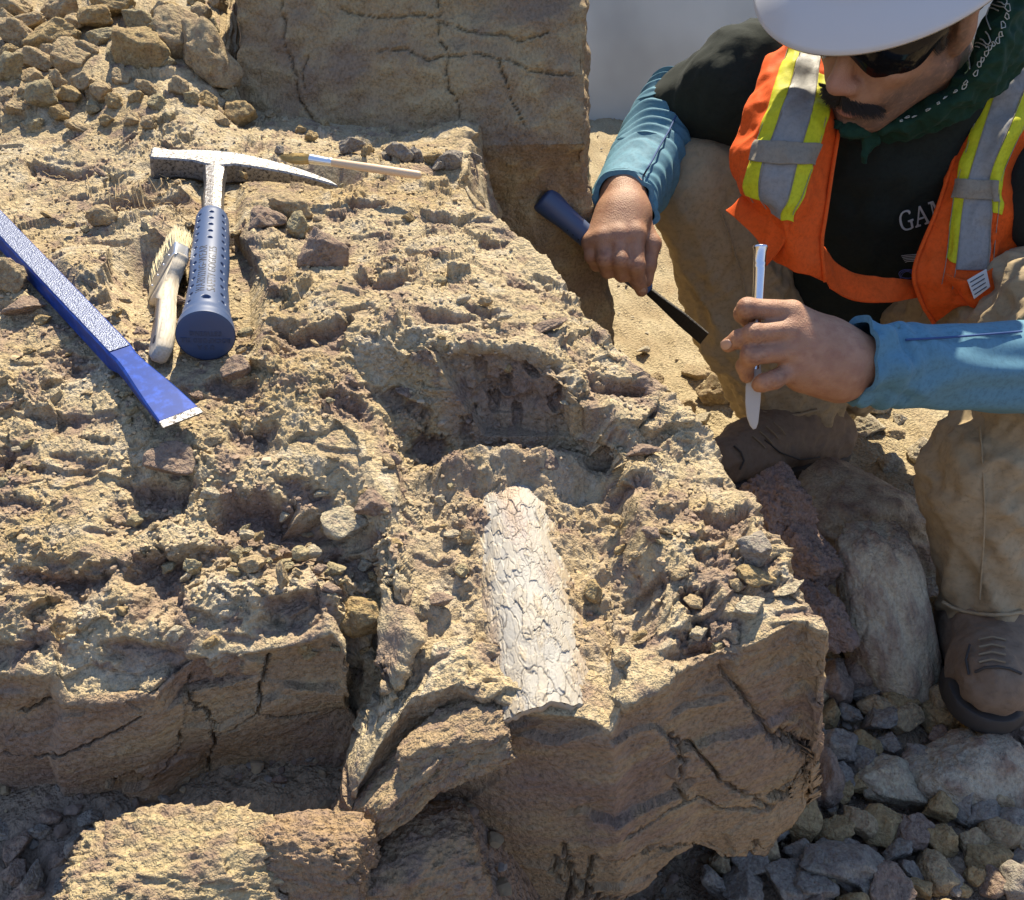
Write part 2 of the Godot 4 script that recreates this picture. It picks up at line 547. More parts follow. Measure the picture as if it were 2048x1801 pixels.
# the matrix still holds the bone: it rises to the bone's flanks
func hug_bone() -> void:
	var a := bone_a()
	var b := bone_b()
	var fine := noise(FastNoiseLite.TYPE_SIMPLEX_SMOOTH, 60.0, 161, 4, 0.6)
	var rim := noise(FastNoiseLite.TYPE_SIMPLEX_SMOOTH, 30.0, 163, 3, 0.6)
	var flat := Vector2(b.x - a.x, b.z - a.z)
	for j in range(int(NT * 0.45), int(NT * 0.712)):
		for i in range(int(NS * 0.53), int(NS * 0.91)):
			var q := j * NS + i
			var p := oc_pos[q]
			var f := Vector2(p.x - a.x, p.z - a.z).dot(flat) / flat.length_squared()
			if f < -0.22 or f > 1.0: continue
			var g := clampf(f, 0.0, 1.0)
			var m := a.lerp(b, g)
			var s := Vector2(p.x - m.x, p.z - m.z).length()
			if s > 0.085: continue
			var r := lerpf(0.031, 0.041, g)
			var top := m.y + r * 0.66 - maxf(s - r * 0.75, 0.0) * 0.25 + fine.get_noise_3dv(p) * 0.004 + rim.get_noise_3dv(p) * 0.010
			if f < 0.06: top += r * 0.55 * smoothstep(0.06, -0.05, f)
			var w := (1.0 - smoothstep(0.048, 0.085, s)) * smoothstep(-0.22, -0.08, f) * (1.0 - smoothstep(0.9, 1.0, f) * 0.6)
			oc_pos[q].y = lerpf(p.y, top, w)
			oc_fresh[q] = lerpf(oc_fresh[q], 0.25 + rim.get_noise_3dv(p) * 0.3, w * 0.8)

# what lies on the crumbly rock has settled into it: nothing stands higher than its underside along a-b
var seats := []
func press(a: Vector3, b: Vector3, r: float) -> void:
	var steps := int(a.distance_to(b) / 0.012) + 1
	var flat := Vector2(b.x - a.x, b.z - a.z)
	var hit := {}
	for n in steps + 1:
		var c := a.lerp(b, float(n) / steps)
		var s := seen_from_eye(c)
		var k := outcrop_spot(s.x, s.y)
		if k < 0: continue
		for j in range(maxi(0, k / NS - 45), mini(NT, k / NS + 60)):
			for i in range(maxi(0, k % NS - 30), mini(NS, k % NS + 31)):
				var q := j * NS + i
				if hit.has(q): continue
				hit[q] = true
				var p := oc_pos[q]
				var f := clampf(Vector2(p.x - a.x, p.z - a.z).dot(flat) / flat.length_squared(), 0.0, 1.0)
				var m := a.lerp(b, f)
				var side := Vector2(p.x - m.x, p.z - m.z).length()
				var low := m.y - r + maxf(side - r * 1.3, 0.0) * 1.2
				if p.y > low and side < r * 4.0: oc_pos[q].y = low

func surface(px: float, py: float) -> Array:
	# [place, normal] on the finished outcrop
	var k := outcrop_spot(px, py)
	if k < 0: return []
	return [oc_pos[k], oc_norm[k]]

func ground_spot(px: float, py: float) -> Vector3:
	var h := 0.2
	var p := Vector3.ZERO
	for n in 8:
		p = at_h(px, py, h)
		h = lerpf(h, ground_height(p.x, -p.z), 0.7)
	return p


# ---------- the ground
func ground_height(x: float, f: float) -> float:
	var left := lerpf(0.415, 0.17, smoothstep(0.36, 1.4, f)) - maxf(0.36 - f, 0.0) * 0.25
	var right := 0.075 - 0.075 * smoothstep(0.7, 1.3, f)
	var h := lerpf(left, right, smoothstep(-0.04, 0.13, x))
	h = lerpf(h, 0.0, smoothstep(1.2, 2.0, f))
	return h

func build_ground() -> void:
	var nx := 360
	var nz := 420
	var v := PackedVector3Array()
	var col := PackedColorArray()
	var big := noise(FastNoiseLite.TYPE_SIMPLEX_SMOOTH, 1.2, 81, 4)
	var mid := noise(FastNoiseLite.TYPE_SIMPLEX_SMOOTH, 14.0, 83, 4, 0.55)
	var lump := noise(FastNoiseLite.TYPE_CELLULAR, 30.0, 85, 2)
	lump.cellular_return_type = FastNoiseLite.RETURN_DISTANCE
	for j in nz:
		var w := float(j) / (nz - 1)
		var f := -0.6 + 3.2 * w + 70.0 * pow(w, 9.0)
		for i in nx:
			var u := float(i) / (nx - 1) * 2.0 - 1.0
			var x := 0.45 + u * 1.6 + 55.0 * signf(u) * pow(absf(u), 9.0)
			var p := Vector3(x, 0, -f)
			var near := 1.0 - smoothstep(3.0, 8.0, f)
			var h := ground_height(x, f)
			h += mid.get_noise_3dv(p) * 0.016 + big.get_noise_3dv(p) * 0.02
			h -= (lump.get_noise_3dv(p) + 0.5) * 0.018 * near
			v.append(Vector3(x, h, -f))
			var a := mid.get_noise_3dv(p * 0.4)
			var b := big.get_noise_3dv(p * 2.0 + Vector3(5, 0, 0))
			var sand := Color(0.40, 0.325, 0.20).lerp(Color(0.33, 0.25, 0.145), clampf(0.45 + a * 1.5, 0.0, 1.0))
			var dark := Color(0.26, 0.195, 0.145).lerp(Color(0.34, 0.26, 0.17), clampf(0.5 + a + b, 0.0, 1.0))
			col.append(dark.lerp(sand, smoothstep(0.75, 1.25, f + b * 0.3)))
	var o := put("ground", array_mesh(v, grid_index(nx, nz, true), col), mats.dirt)
	tag(o, "", "", "", "structure")
	# the grey bank that closes the view
	v = PackedVector3Array()
	var nb := 60
	for j in nb:
		for i in 120:
			var x := lerpf(-14.0, 22.0, i / 119.0)
			var w := float(j) / (nb - 1)
			var p := Vector3(x, 1.25 * pow(sin(w * PI * 0.5), 0.75) - 0.12, -(3.60 + 2.6 * w * w + 0.05 * x * x * 0.02))
			p += Vector3(0, 1, 0.6) * big.get_noise_3dv(p * 0.5) * 0.05 * smoothstep(0.0, 0.2, w)
			v.append(p)
	o = put("hillside", array_mesh(v, grid_index(120, nb, true)), mats.bank)
	tag(o, "", "", "", "structure")


# ---------- the tall boulder behind
func build_back_boulder() -> void:
	# a slab leaning back: front face given by its outline, then its top, sides and back
	var rows := [
		[[470, -230, 1.22], [640, -230, 1.215], [860, -230, 1.20], [1060, -230, 1.19], [1128, -230, 1.19]],
		[[470, 0, 1.18], [640, 0, 1.165], [860, 0, 1.15], [1060, 0, 1.14], [1160, 0, 1.15]],
		[[470, 150, 1.14], [640, 150, 1.12], [860, 150, 1.10], [1060, 150, 1.09], [1172, 150, 1.10]],
		[[470, 290, 1.10], [640, 290, 1.085], [860, 290, 1.065], [1060, 290, 1.05], [1172, 290, 1.07]],
		[[470, 345, 1.09], [640, 350, 1.08], [860, 350, 1.06], [1040, 330, 1.06], [1168, 320, 1.09]],
		[[470, 420, 1.09], [640, 420, 1.09], [860, 400, 1.09], [1050, 400, 1.09], [1165, 380, 1.12]],
		[[470, 560, 1.10], [700, 560, 1.10], [900, 540, 1.10], [1080, 520, 1.095], [1190, 500, 1.13]],
		[[470, 760, 1.10], [700, 760, 1.10], [900, 720, 1.10], [1110, 690, 1.10], [1216, 640, 1.13]],
		[[470, 900, 1.10], [700, 900, 1.10], [900, 900, 1.10], [1120, 880, 1.10], [1222, 800, 1.13]]]
	var nu := 330
	var nv := 380
	var ctl := []
	for r in rows:
		var c := PackedVector3Array()
		for p in r: c.append(at_f(p[0], p[1], p[2]))
		var last := c[4]
		c.append(last + Vector3(0.012, -0.005, -0.05))
		c.append(last + Vector3(-0.03, 0.0, -0.30))
		c.insert(0, c[0] + Vector3(-0.05, 0, -0.3))
		ctl.append(c)
	var topc := PackedVector3Array()
	for p in ctl[0]: topc.append(p + Vector3(0, 0.012, -0.12))
	ctl.insert(0, topc)
	var v := PackedVector3Array()
	var nn: int = ctl.size()
	var nc := 8
	for j in nv:
		var t := float(j) / (nv - 1) * (nn - 1)
		var r := mini(int(t), nn - 2)
		var ft := t - r
		for i in nu:
			var s := float(i) / (nu - 1) * (nc - 1)
			var c := mini(int(s), nc - 2)
			var fs := s - c
			var a: Vector3 = ctl[r][c].lerp(ctl[r][c + 1], fs)
			var b: Vector3 = ctl[r + 1][c].lerp(ctl[r + 1][c + 1], fs)
			v.append(a.lerp(b, ft))
	var base := v.duplicate()
	var idx := grid_index(nu, nv)
	var nrm := normals_of(base, idx)
	var n1 := noise(FastNoiseLite.TYPE_SIMPLEX_SMOOTH, 6.0, 91, 4, 0.5)
	var n2 := noise(FastNoiseLite.TYPE_SIMPLEX_SMOOTH, 30.0, 92, 4, 0.55)
	var ridge := noise(FastNoiseLite.TYPE_SIMPLEX_SMOOTH, 9.0, 93, 3, 0.5)
	ridge.fractal_type = FastNoiseLite.FRACTAL_RIDGED
	var col := PackedColorArray()
	var cracks := [[[560, 0], [575, 100], [600, 200], [640, 290]], [[680, 10], [760, 40], [850, 30], [930, 60], [1030, 75], [1090, 72]], [[870, 0], [895, 120], [915, 220], [930, 290]], [[760, 100], [820, 105], [860, 125], [950, 110], [1080, 140], [1150, 150]],
		[[1000, 130], [1010, 170], [1025, 210], [1050, 250]], [[620, 120], [600, 150], [615, 175]]]
	var segs := []
	for cr in cracks:
		for k in cr.size() - 1: segs.append([Vector2(cr[k][0], cr[k][1]), Vector2(cr[k + 1][0], cr[k + 1][1])])
	for k in v.size():
		var p := base[k]
		var px := seen_from_eye(p)
		var w := n2.get_noise_3dv(p)
		var q := Vector2(px.x, px.y) + Vector2(n1.get_noise_3dv(p * 4.0), n2.get_noise_3dv(p * 0.8)) * 14.0
		var cut := 0.0
		for s in segs:
			if q.x < minf(s[0].x, s[1].x) - 6.0 or q.x > maxf(s[0].x, s[1].x) + 6.0: continue
			var cl := Geometry2D.get_closest_point_to_segment(q, s[0], s[1])
			cut = maxf(cut, 1.0 - cl.distance_to(q) / 2.2)
		v[k] = p + nrm[k] * (n1.get_noise_3dv(p) * 0.014 + w * 0.005 + ridge.get_noise_3dv(p * 0.6) * 0.003 - maxf(cut, 0.0) * 0.008)
		var a := n1.get_noise_3dv(p * 1.6 + Vector3(3, 1, 2))
		var c := Color(0.40, 0.295, 0.165).lerp(Color(0.29, 0.21, 0.140), clampf(0.4 + a * 1.5, 0.0, 1.0)).lerp(Color(0.46, 0.36, 0.20), clampf(w * 1.3 - a, 0.0, 0.7))
		col.append(c)
	var o := put("boulder", array_mesh(v, idx, col), mats.rock)
	tag(o, "tall cracked brown boulder standing in its own shade behind the tools", "boulder")


# ---------- shapes for tools
func cam_dir(x: float, y: float, d: float) -> Vector3:
	return Vector3(x, y * CP - d * SP, -(y * SP + d * CP))

func axes(origin: Vector3, y_dir: Vector3, z_hint: Vector3) -> Transform3D:
	var y := y_dir.normalized()
	var x := y.cross(z_hint).normalized()
	return Transform3D(Basis(x, y, x.cross(y).normalized()), origin)

# rings of equal point count, joined; each ring runs so that outside faces out
func loft(rings: Array, cap_a := true, cap_b := true, flat := false, col := PackedColorArray(), uv := PackedVector2Array()) -> ArrayMesh:
	var n: int = rings[0].size()
	var v := PackedVector3Array()
	for r in rings: v.append_array(r)
	var idx := grid_index(n, rings.size(), false, true)
	for e in 2:
		if (e == 0 and not cap_a) or (e == 1 and not cap_b): continue
		var ring: PackedVector3Array = rings[0] if e == 0 else rings[-1]
		var c := Vector3.ZERO
		for p in ring: c += p
		var first := v.size()
		v.append_array(ring)
		v.append(c / n)
		if col.size():
			var c0 := col[0] if e == 0 else col[(rings.size() - 1) * n]
			for k in n + 1: col.append(c0)
		if uv.size():
			for k in n + 1: uv.append(Vector2.ZERO)
		for k in n:
			var a := first + k
			var b := first + (k + 1) % n
			if e == 0: idx.append_array(PackedInt32Array([a, first + n, b]))
			else: idx.append_array(PackedInt32Array([a, b, first + n]))
	return array_mesh(v, idx, col, uv, flat)

func ellipse_ring(c: Vector3, a: Vector3, b: Vector3, n: int, power := 1.0) -> PackedVector3Array:
	var r := PackedVector3Array()
	for k in n:
		var t := -TAU * k / n
		var x := cos(t)
		var y := sin(t)
		if power != 1.0:
			x = signf(x) * pow(absf(x), power)
			y = signf(y) * pow(absf(y), power)
		r.append(c + a * x + b * y)
	return r

# round along a path
func tube(points: Array, radii: Array, n := 10, caps := true) -> ArrayMesh:
	var rings := []
	var side := Vector3.UP
	for k in points.size():
		var t: Vector3 = (points[mini(k + 1, points.size() - 1)] - points[maxi(k - 1, 0)]).normalized()
		if k == 0: side = t.cross(Vector3(0.31, 0.87, 0.37)).normalized()
		side = (side - t * side.dot(t)).normalized()
		rings.append(ellipse_ring(points[k], side * radii[k], t.cross(side) * radii[k], n))
	return loft(rings, caps, caps)

# turned about y
func lathe(profile: Array, n := 48, cap_a := true, cap_b := true) -> ArrayMesh:
	var rings := []
	for p in profile: rings.append(ellipse_ring(Vector3(0, p.y, 0), Vector3(p.x, 0, 0), Vector3(0, 0, -p.x), n))
	return loft(rings, cap_a, cap_b)

# an outline in x, y given a thickness in z, its edges chamfered; thick(x, y) may vary
func plate(outline: Array, thick: Callable, chamfer: float) -> ArrayMesh:
	var poly := PackedVector2Array(outline)
	if Geometry2D.is_polygon_clockwise(poly): poly.reverse()
	var n := poly.size()
	var inset := PackedVector2Array()
	for k in n:
		var a := (poly[k] - poly[(k + n - 1) % n]).normalized()
		var b := (poly[(k + 1) % n] - poly[k]).normalized()
		var m := (Vector2(-a.y, a.x) + Vector2(-b.y, b.x)).normalized()
		inset.append(poly[k] + m * chamfer)
	var st := SurfaceTool.new()
	st.begin(Mesh.PRIMITIVE_TRIANGLES)
	st.set_smooth_group(-1 if n < 60 else 0)
	var tri := Geometry2D.triangulate_polygon(inset)
	for s in [1.0, -1.0]:
		for k in range(0, tri.size(), 3):
			for q in ([0, 1, 2] if s < 0 else [0, 2, 1]):
				var p := inset[tri[k + q]]
				st.add_vertex(Vector3(p.x, p.y, s * thick.call(p) * 0.5))
	for k in n:
		var l := (k + 1) % n
		var rows := []
		for w in [k, l]:
			var th: float = thick.call(poly[w]) * 0.5
			rows.append([Vector3(inset[w].x, inset[w].y, thick.call(inset[w]) * 0.5), Vector3(poly[w].x, poly[w].y, maxf(th - chamfer, th * 0.3)), Vector3(poly[w].x, poly[w].y, -maxf(th - chamfer, th * 0.3)), Vector3(inset[w].x, inset[w].y, -thick.call(inset[w]) * 0.5)])
		for q in 3:
			for p in [rows[0][q], rows[1][q], rows[0][q + 1], rows[1][q], rows[1][q + 1], rows[0][q + 1]]: st.add_vertex(p)
	st.generate_normals()
	# triangles of the two faces must face outwards, whatever way the outline was cut
	return st.commit()

# a closed outline drawn smoothly through its points
func rounded(pts: Array, n: int) -> Array:
	var out := []
	var m := pts.size()
	for k in m:
		var a: Vector2 = pts[(k + m - 1) % m]
		var b: Vector2 = pts[k]
		var c: Vector2 = pts[(k + 1) % m]
		var d: Vector2 = pts[(k + 2) % m]
		for q in n:
			out.append(b.lerp(c, float(q) / n) if b.distance_to(c) > 0.03 else b.cubic_interpolate(c, a, d, float(q) / n))
	return out

func lettering(text: String, size: float, depth: float, face := "Droid Sans", weight := 700) -> ArrayMesh:
	var t := TextMesh.new()
	t.text = text
	var f := SystemFont.new()
	f.font_names = PackedStringArray([face])
	f.font_weight = weight
	t.font = f
	t.font_size = 48
	t.pixel_size = size / 48.0
	t.depth = depth
	t.curve_step = 3.0
	var m := ArrayMesh.new()
	m.add_surface_from_arrays(Mesh.PRIMITIVE_TRIANGLES, t.get_mesh_arrays())
	return m

# moves every corner of a mesh
func bent(m: Mesh, how: Callable) -> ArrayMesh:
	var a := m.surface_get_arrays(0)
	var v: PackedVector3Array = a[Mesh.ARRAY_VERTEX]
	for k in v.size(): v[k] = how.call(v[k])
	var idx = a[Mesh.ARRAY_INDEX]
	if idx == null or idx.size() == 0: idx = PackedInt32Array(range(v.size()))
	return array_mesh(v, idx, PackedColorArray(), PackedVector2Array(), true)

func worn_metal(name_: String, base: Color, rough: float, sd: int, spots: float, tint := Color(0.25, 0.2, 0.16)) -> StandardMaterial3D:
	var m := plain(name_, base, 1.0, 1.0)
	var n := noise(FastNoiseLite.TYPE_SIMPLEX_SMOOTH, 0.02, sd, 6, 0.75)
	var dark := Color(tint.r, tint.g, tint.b)
	m.roughness_texture = noise_tex(n, 512, [[0.0, 0.5, 1.0], [grey(rough * 1.3), grey(rough), grey(rough * 0.75)]])
	m.roughness_texture_channel = BaseMaterial3D.TEXTURE_CHANNEL_RED
	return grained(m, noise_tex(n, 512, [[0.0, spots, spots + 0.08, 1.0], [dark, dark.lerp(Color.WHITE, 0.3), grey(0.92), grey(1.0)]]), noise_tex(n, 512), 22.0, 0.04, false)

func make_tool_materials() -> void:
	mats.steel = worn_metal("worn steel", Color(0.22, 0.22, 0.23), 0.5, 131, 0.33, Color(0.45, 0.42, 0.40))
	mats.neck = worn_metal("tarnished steel", Color(0.40, 0.385, 0.375), 0.45, 133, 0.38, Color(0.35, 0.30, 0.27))
	mats.bright = plain("bright steel", Color(0.72, 0.72, 0.73), 0.22, 1.0)
	var m := plain("blue vinyl grip", Color(0.030, 0.058, 0.135), 0.5)
	m.clearcoat_enabled = true
	m.clearcoat = 0.25
	m.clearcoat_roughness = 0.4
	mats.grip = m
	mats.print = plain("dark print", Color(0.006, 0.008, 0.02), 0.6)
	mats.emboss = plain("embossed vinyl", Color(0.04, 0.055, 0.10), 0.6)
	m = plain("blue paint", Color(0.018, 0.075, 0.42), 0.36)
	m.metallic_specular = 0.3
	m.clearcoat_enabled = true
	m.clearcoat = 0.08
	m.clearcoat_roughness = 0.25
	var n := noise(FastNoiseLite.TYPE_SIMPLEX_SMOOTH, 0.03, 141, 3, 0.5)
	var hm := plain("hammered blue with painted glare", Color(0.20, 0.225, 0.30), 0.44, 0.6)
	mats.hammered = grained(hm, noise_tex(noise(FastNoiseLite.TYPE_SIMPLEX_SMOOTH, 0.05, 149, 4, 0.65), 512, [[0.0, 0.40, 0.47, 1.0], [Color(0.10, 0.13, 0.35), Color(0.16, 0.20, 0.45), grey(1.0), grey(1.0)]]), noise_tex(n, 512), 34.0, 0.045, false)  # silver base is sun glare put into the colour; blue specks are the finish
	m.roughness = 0.42
	mats.paint = grained(m, noise_tex(noise(FastNoiseLite.TYPE_SIMPLEX_SMOOTH, 0.012, 147, 6, 0.7), 512, [[0.0, 0.3, 0.55, 1.0], [grey(1.0), grey(0.9), grey(0.75), grey(0.7)]]), null, 12.0, 0.0, false)
	m = plain("pale sanded wood", Color(0.56, 0.49, 0.38), 0.7)
	n = noise(FastNoiseLite.TYPE_SIMPLEX_SMOOTH, 0.02, 143, 5, 0.6)
	mats.wood = grained(m, noise_tex(n, 512, [[0.0, 0.5, 1.0], [Color(0.80, 0.76, 0.70), grey(0.93), grey(1.0)]]), noise_tex(n, 512), 14.0, 0.03, false)
	mats.wood.uv1_scale = Vector3(40, 5, 40)
	mats.handle_wood = plain("varnished wood", Color(0.60, 0.43, 0.27), 0.4)
	mats.tin = plain("tin ferrule", Color(0.70, 0.71, 0.72), 0.3, 1.0)
	mats.bristle = plain("bristle", Color(0.62, 0.53, 0.33), 0.6)
	mats.gold_bristle = plain("golden bristle", Color(0.55, 0.38, 0.13), 0.55)
	mats.blade = plain("brushed steel blade", Color(0.42, 0.41, 0.39), 0.5, 0.7)
	mats.blackened = worn_metal("blackened steel", Color(0.07, 0.065, 0.06), 0.5, 137, 0.3, Color(0.9, 0.9, 0.9))


# ---------- the bone
func build_bone() -> void:
	var a := bone_a()
	var b := bone_b()
	var dir := (b - a).normalized()
	var up := (Vector3.UP - dir * dir.y).normalized()
	var side := dir.cross(up).normalized()        # to the left as seen
	if side.x > 0: side = -side
	var nu := 300
	var nv := 420
	var big := noise(FastNoiseLite.TYPE_SIMPLEX_SMOOTH, 18.0, 151, 3)
	var crack := noise(FastNoiseLite.TYPE_CELLULAR, 150.0, 152, 1)
	crack.cellular_return_type = FastNoiseLite.RETURN_DISTANCE2_SUB
	crack.cellular_distance_function = FastNoiseLite.DISTANCE_EUCLIDEAN
	var tone := noise(FastNoiseLite.TYPE_CELLULAR, 150.0, 152, 1)
	tone.cellular_return_type = FastNoiseLite.RETURN_CELL_VALUE
	var small := noise(FastNoiseLite.TYPE_CELLULAR, 330.0, 153, 1)
	small.cellular_return_type = FastNoiseLite.RETURN_DISTANCE2_SUB
	var pit := noise(FastNoiseLite.TYPE_SIMPLEX_SMOOTH, 420.0, 154, 3, 0.6)
	var patch := noise(FastNoiseLite.TYPE_SIMPLEX_SMOOTH, 26.0, 155, 3, 0.55)
	var v := PackedVector3Array()
	var col := PackedColorArray()
	var white := Color(0.325, 0.305, 0.268)
	var cream := Color(0.34, 0.285, 0.205)
	var rust := Color(0.35, 0.225, 0.12)
	var mauve := Color(0.33, 0.27, 0.235)
	var line := Color(0.10, 0.082, 0.065)
	for j in nv:
		var t := float(j) / (nv - 1)
		var c := a.lerp(b, t)
		var r := lerpf(0.031, 0.041, t) * (1.0 - 0.25 * pow(1.0 - minf(t * 5.0, 1.0), 2.0))
		for i in nu:
			var g := lerpf(-1.45, 1.45, float(i) / (nu - 1))
			var radial := side * -sin(g) * 1.02 + up * cos(g) * 0.92
			var jut := 0.0
			if t > 0.93: jut = patch.get_noise_2d(g * 0.05, 3.0) * 0.006 * (t - 0.93) / 0.07
			var p := c + radial * r + dir * jut
			var q := Vector3(g * r * 1.25, t * 0.095, 0.0)
			q += Vector3(patch.get_noise_3dv(q * 3.0), patch.get_noise_3dv(q * 3.0 + Vector3.ONE), 0) * 0.003
			var sel := smoothstep(-0.15, 0.15, patch.get_noise_3dv(q * 0.9 + Vector3(3, 3, 3)))
			var f := lerpf(crack.get_noise_3dv(q * 0.62), crack.get_noise_3dv(q * 1.25 + Vector3(1, 0, 0)), sel) + 1.0
			var fs := small.get_noise_3dv(Vector3(q.x, q.y * 1.3, 0.3)) + 1.0
			var pt := patch.get_noise_3dv(q)
			var mott := clampf(pt * 1.8 + 0.35, 0.0, 1.0) * smoothstep(1.4, 0.5, absf(g + 0.3))
			var pitv := pit.get_noise_3dv(q * 1.0)
			var ck := clampf(1.0 - f / (0.035 + 0.07 * clampf(patch.get_noise_3dv(q * 2.2 + Vector3(4, 2, 0)) + 0.45, 0.0, 1.0)), 0.0, 1.0) * clampf(1.1 + patch.get_noise_3dv(q * 1.5 + Vector3(9, 1, 0)) * 2.2, 0.25, 1.0)
			var cs := clampf(1.0 - fs / 0.13, 0.0, 1.0) * mott
			var plate_h := tone.get_noise_3dv(q)
			var d := big.get_noise_3dv(p) * 0.0012 + plate_h * 0.0006 - ck * 0.0007 - cs * 0.0004 + pitv * 0.00015
			v.append(p + radial.normalized() * d)
			var k := white.lerp(cream, clampf(plate_h * 0.4 + 0.2 + smoothstep(0.2, 1.5, g) * 0.55 + pitv * 0.3, 0.0, 0.9))
			k = k.lerp(mauve, clampf(pt * 1.7 + 0.1 + (0.30 - t) * 1.6, 0.0, 0.8))
			k = k.lerp(rust, clampf((absf(g + 0.1) - 0.62) * 1.3 + pt * 0.9, 0.0, 0.6))
			k = k.lerp(rust, clampf((0.14 - t) * 3.0 + pt, 0.0, 0.5))
			var dirt := clampf(patch.get_noise_3dv(q * 2.4 + Vector3(2, 7, 1)) * 2.2 + pitv * 0.8 - 0.35 + smoothstep(0.45, 0.9, absf(g)) * 0.8, 0.0, 1.0)
			k = k.lerp(Color(0.33, 0.258, 0.165), dirt * 0.8)
			d += dirt * 0.0006
			v[v.size() - 1] = p + radial.normalized() * d
			k = k.lerp(line, clampf(ck * 0.95 + cs * 0.6 + clampf(pitv - 0.35, 0.0, 1.0) * mott * 2.0, 0.0, 0.9))
			col.append(k)
	var root := thing("fossil_bone", "white cracked fossil limb bone lying half buried in the outcrop", "fossil")
	var m := plain("fossil bone", Color.WHITE, 0.62)
	m.vertex_color_use_as_albedo = true
	mats.bone = m
	put("shaft", array_mesh(v, grid_index(nu, nv), col), m, root)
	# the broken end: a rim of bone round a core of mudstone
	var rim_v := PackedVector3Array()
	var rim_c := PackedColorArray()
	var n := 96
	for k in 5:
		var w := float(k) / 4.0
		for i in n:
			var g := lerpf(-0.95, 0.95, float(i) / (n - 1))
			var jut := patch.get_noise_2d(g * 0.05, 3.0) * 0.006
			var th := 0.0065 + 0.004 * patch.get_noise_2d(g * 0.03, 8.0)
			var r := 0.041 - th * w
			var p := b + (side * -sin(g) * 1.02 + up * cos(g) * 0.92) * r + dir * (jut + 0.0004 + 0.0012 * sin(w * PI) + pit.get_noise_2d(g * 0.02, w * 0.02) * 0.001)
			rim_v.append(p)
			rim_c.append(cream.lerp(white, 0.3).lerp(rust, clampf(patch.get_noise_2d(g * 0.04, w * 0.02) * 1.4 + 0.1, 0.0, 0.6)))
	put("broken_rim", array_mesh(rim_v, grid_index(n, 5), rim_c), m, root)
	var core := stone_mesh(77, 4, 9, 12.0, 0.10, Vector3(0.031, 0.017, 0.012), Color(0.27, 0.21, 0.15))
	var o := put("sediment_core", core, mats.stone, root)
	o.transform = Transform3D(Basis(side, up, dir), b + up * 0.006 - dir * 0.007)


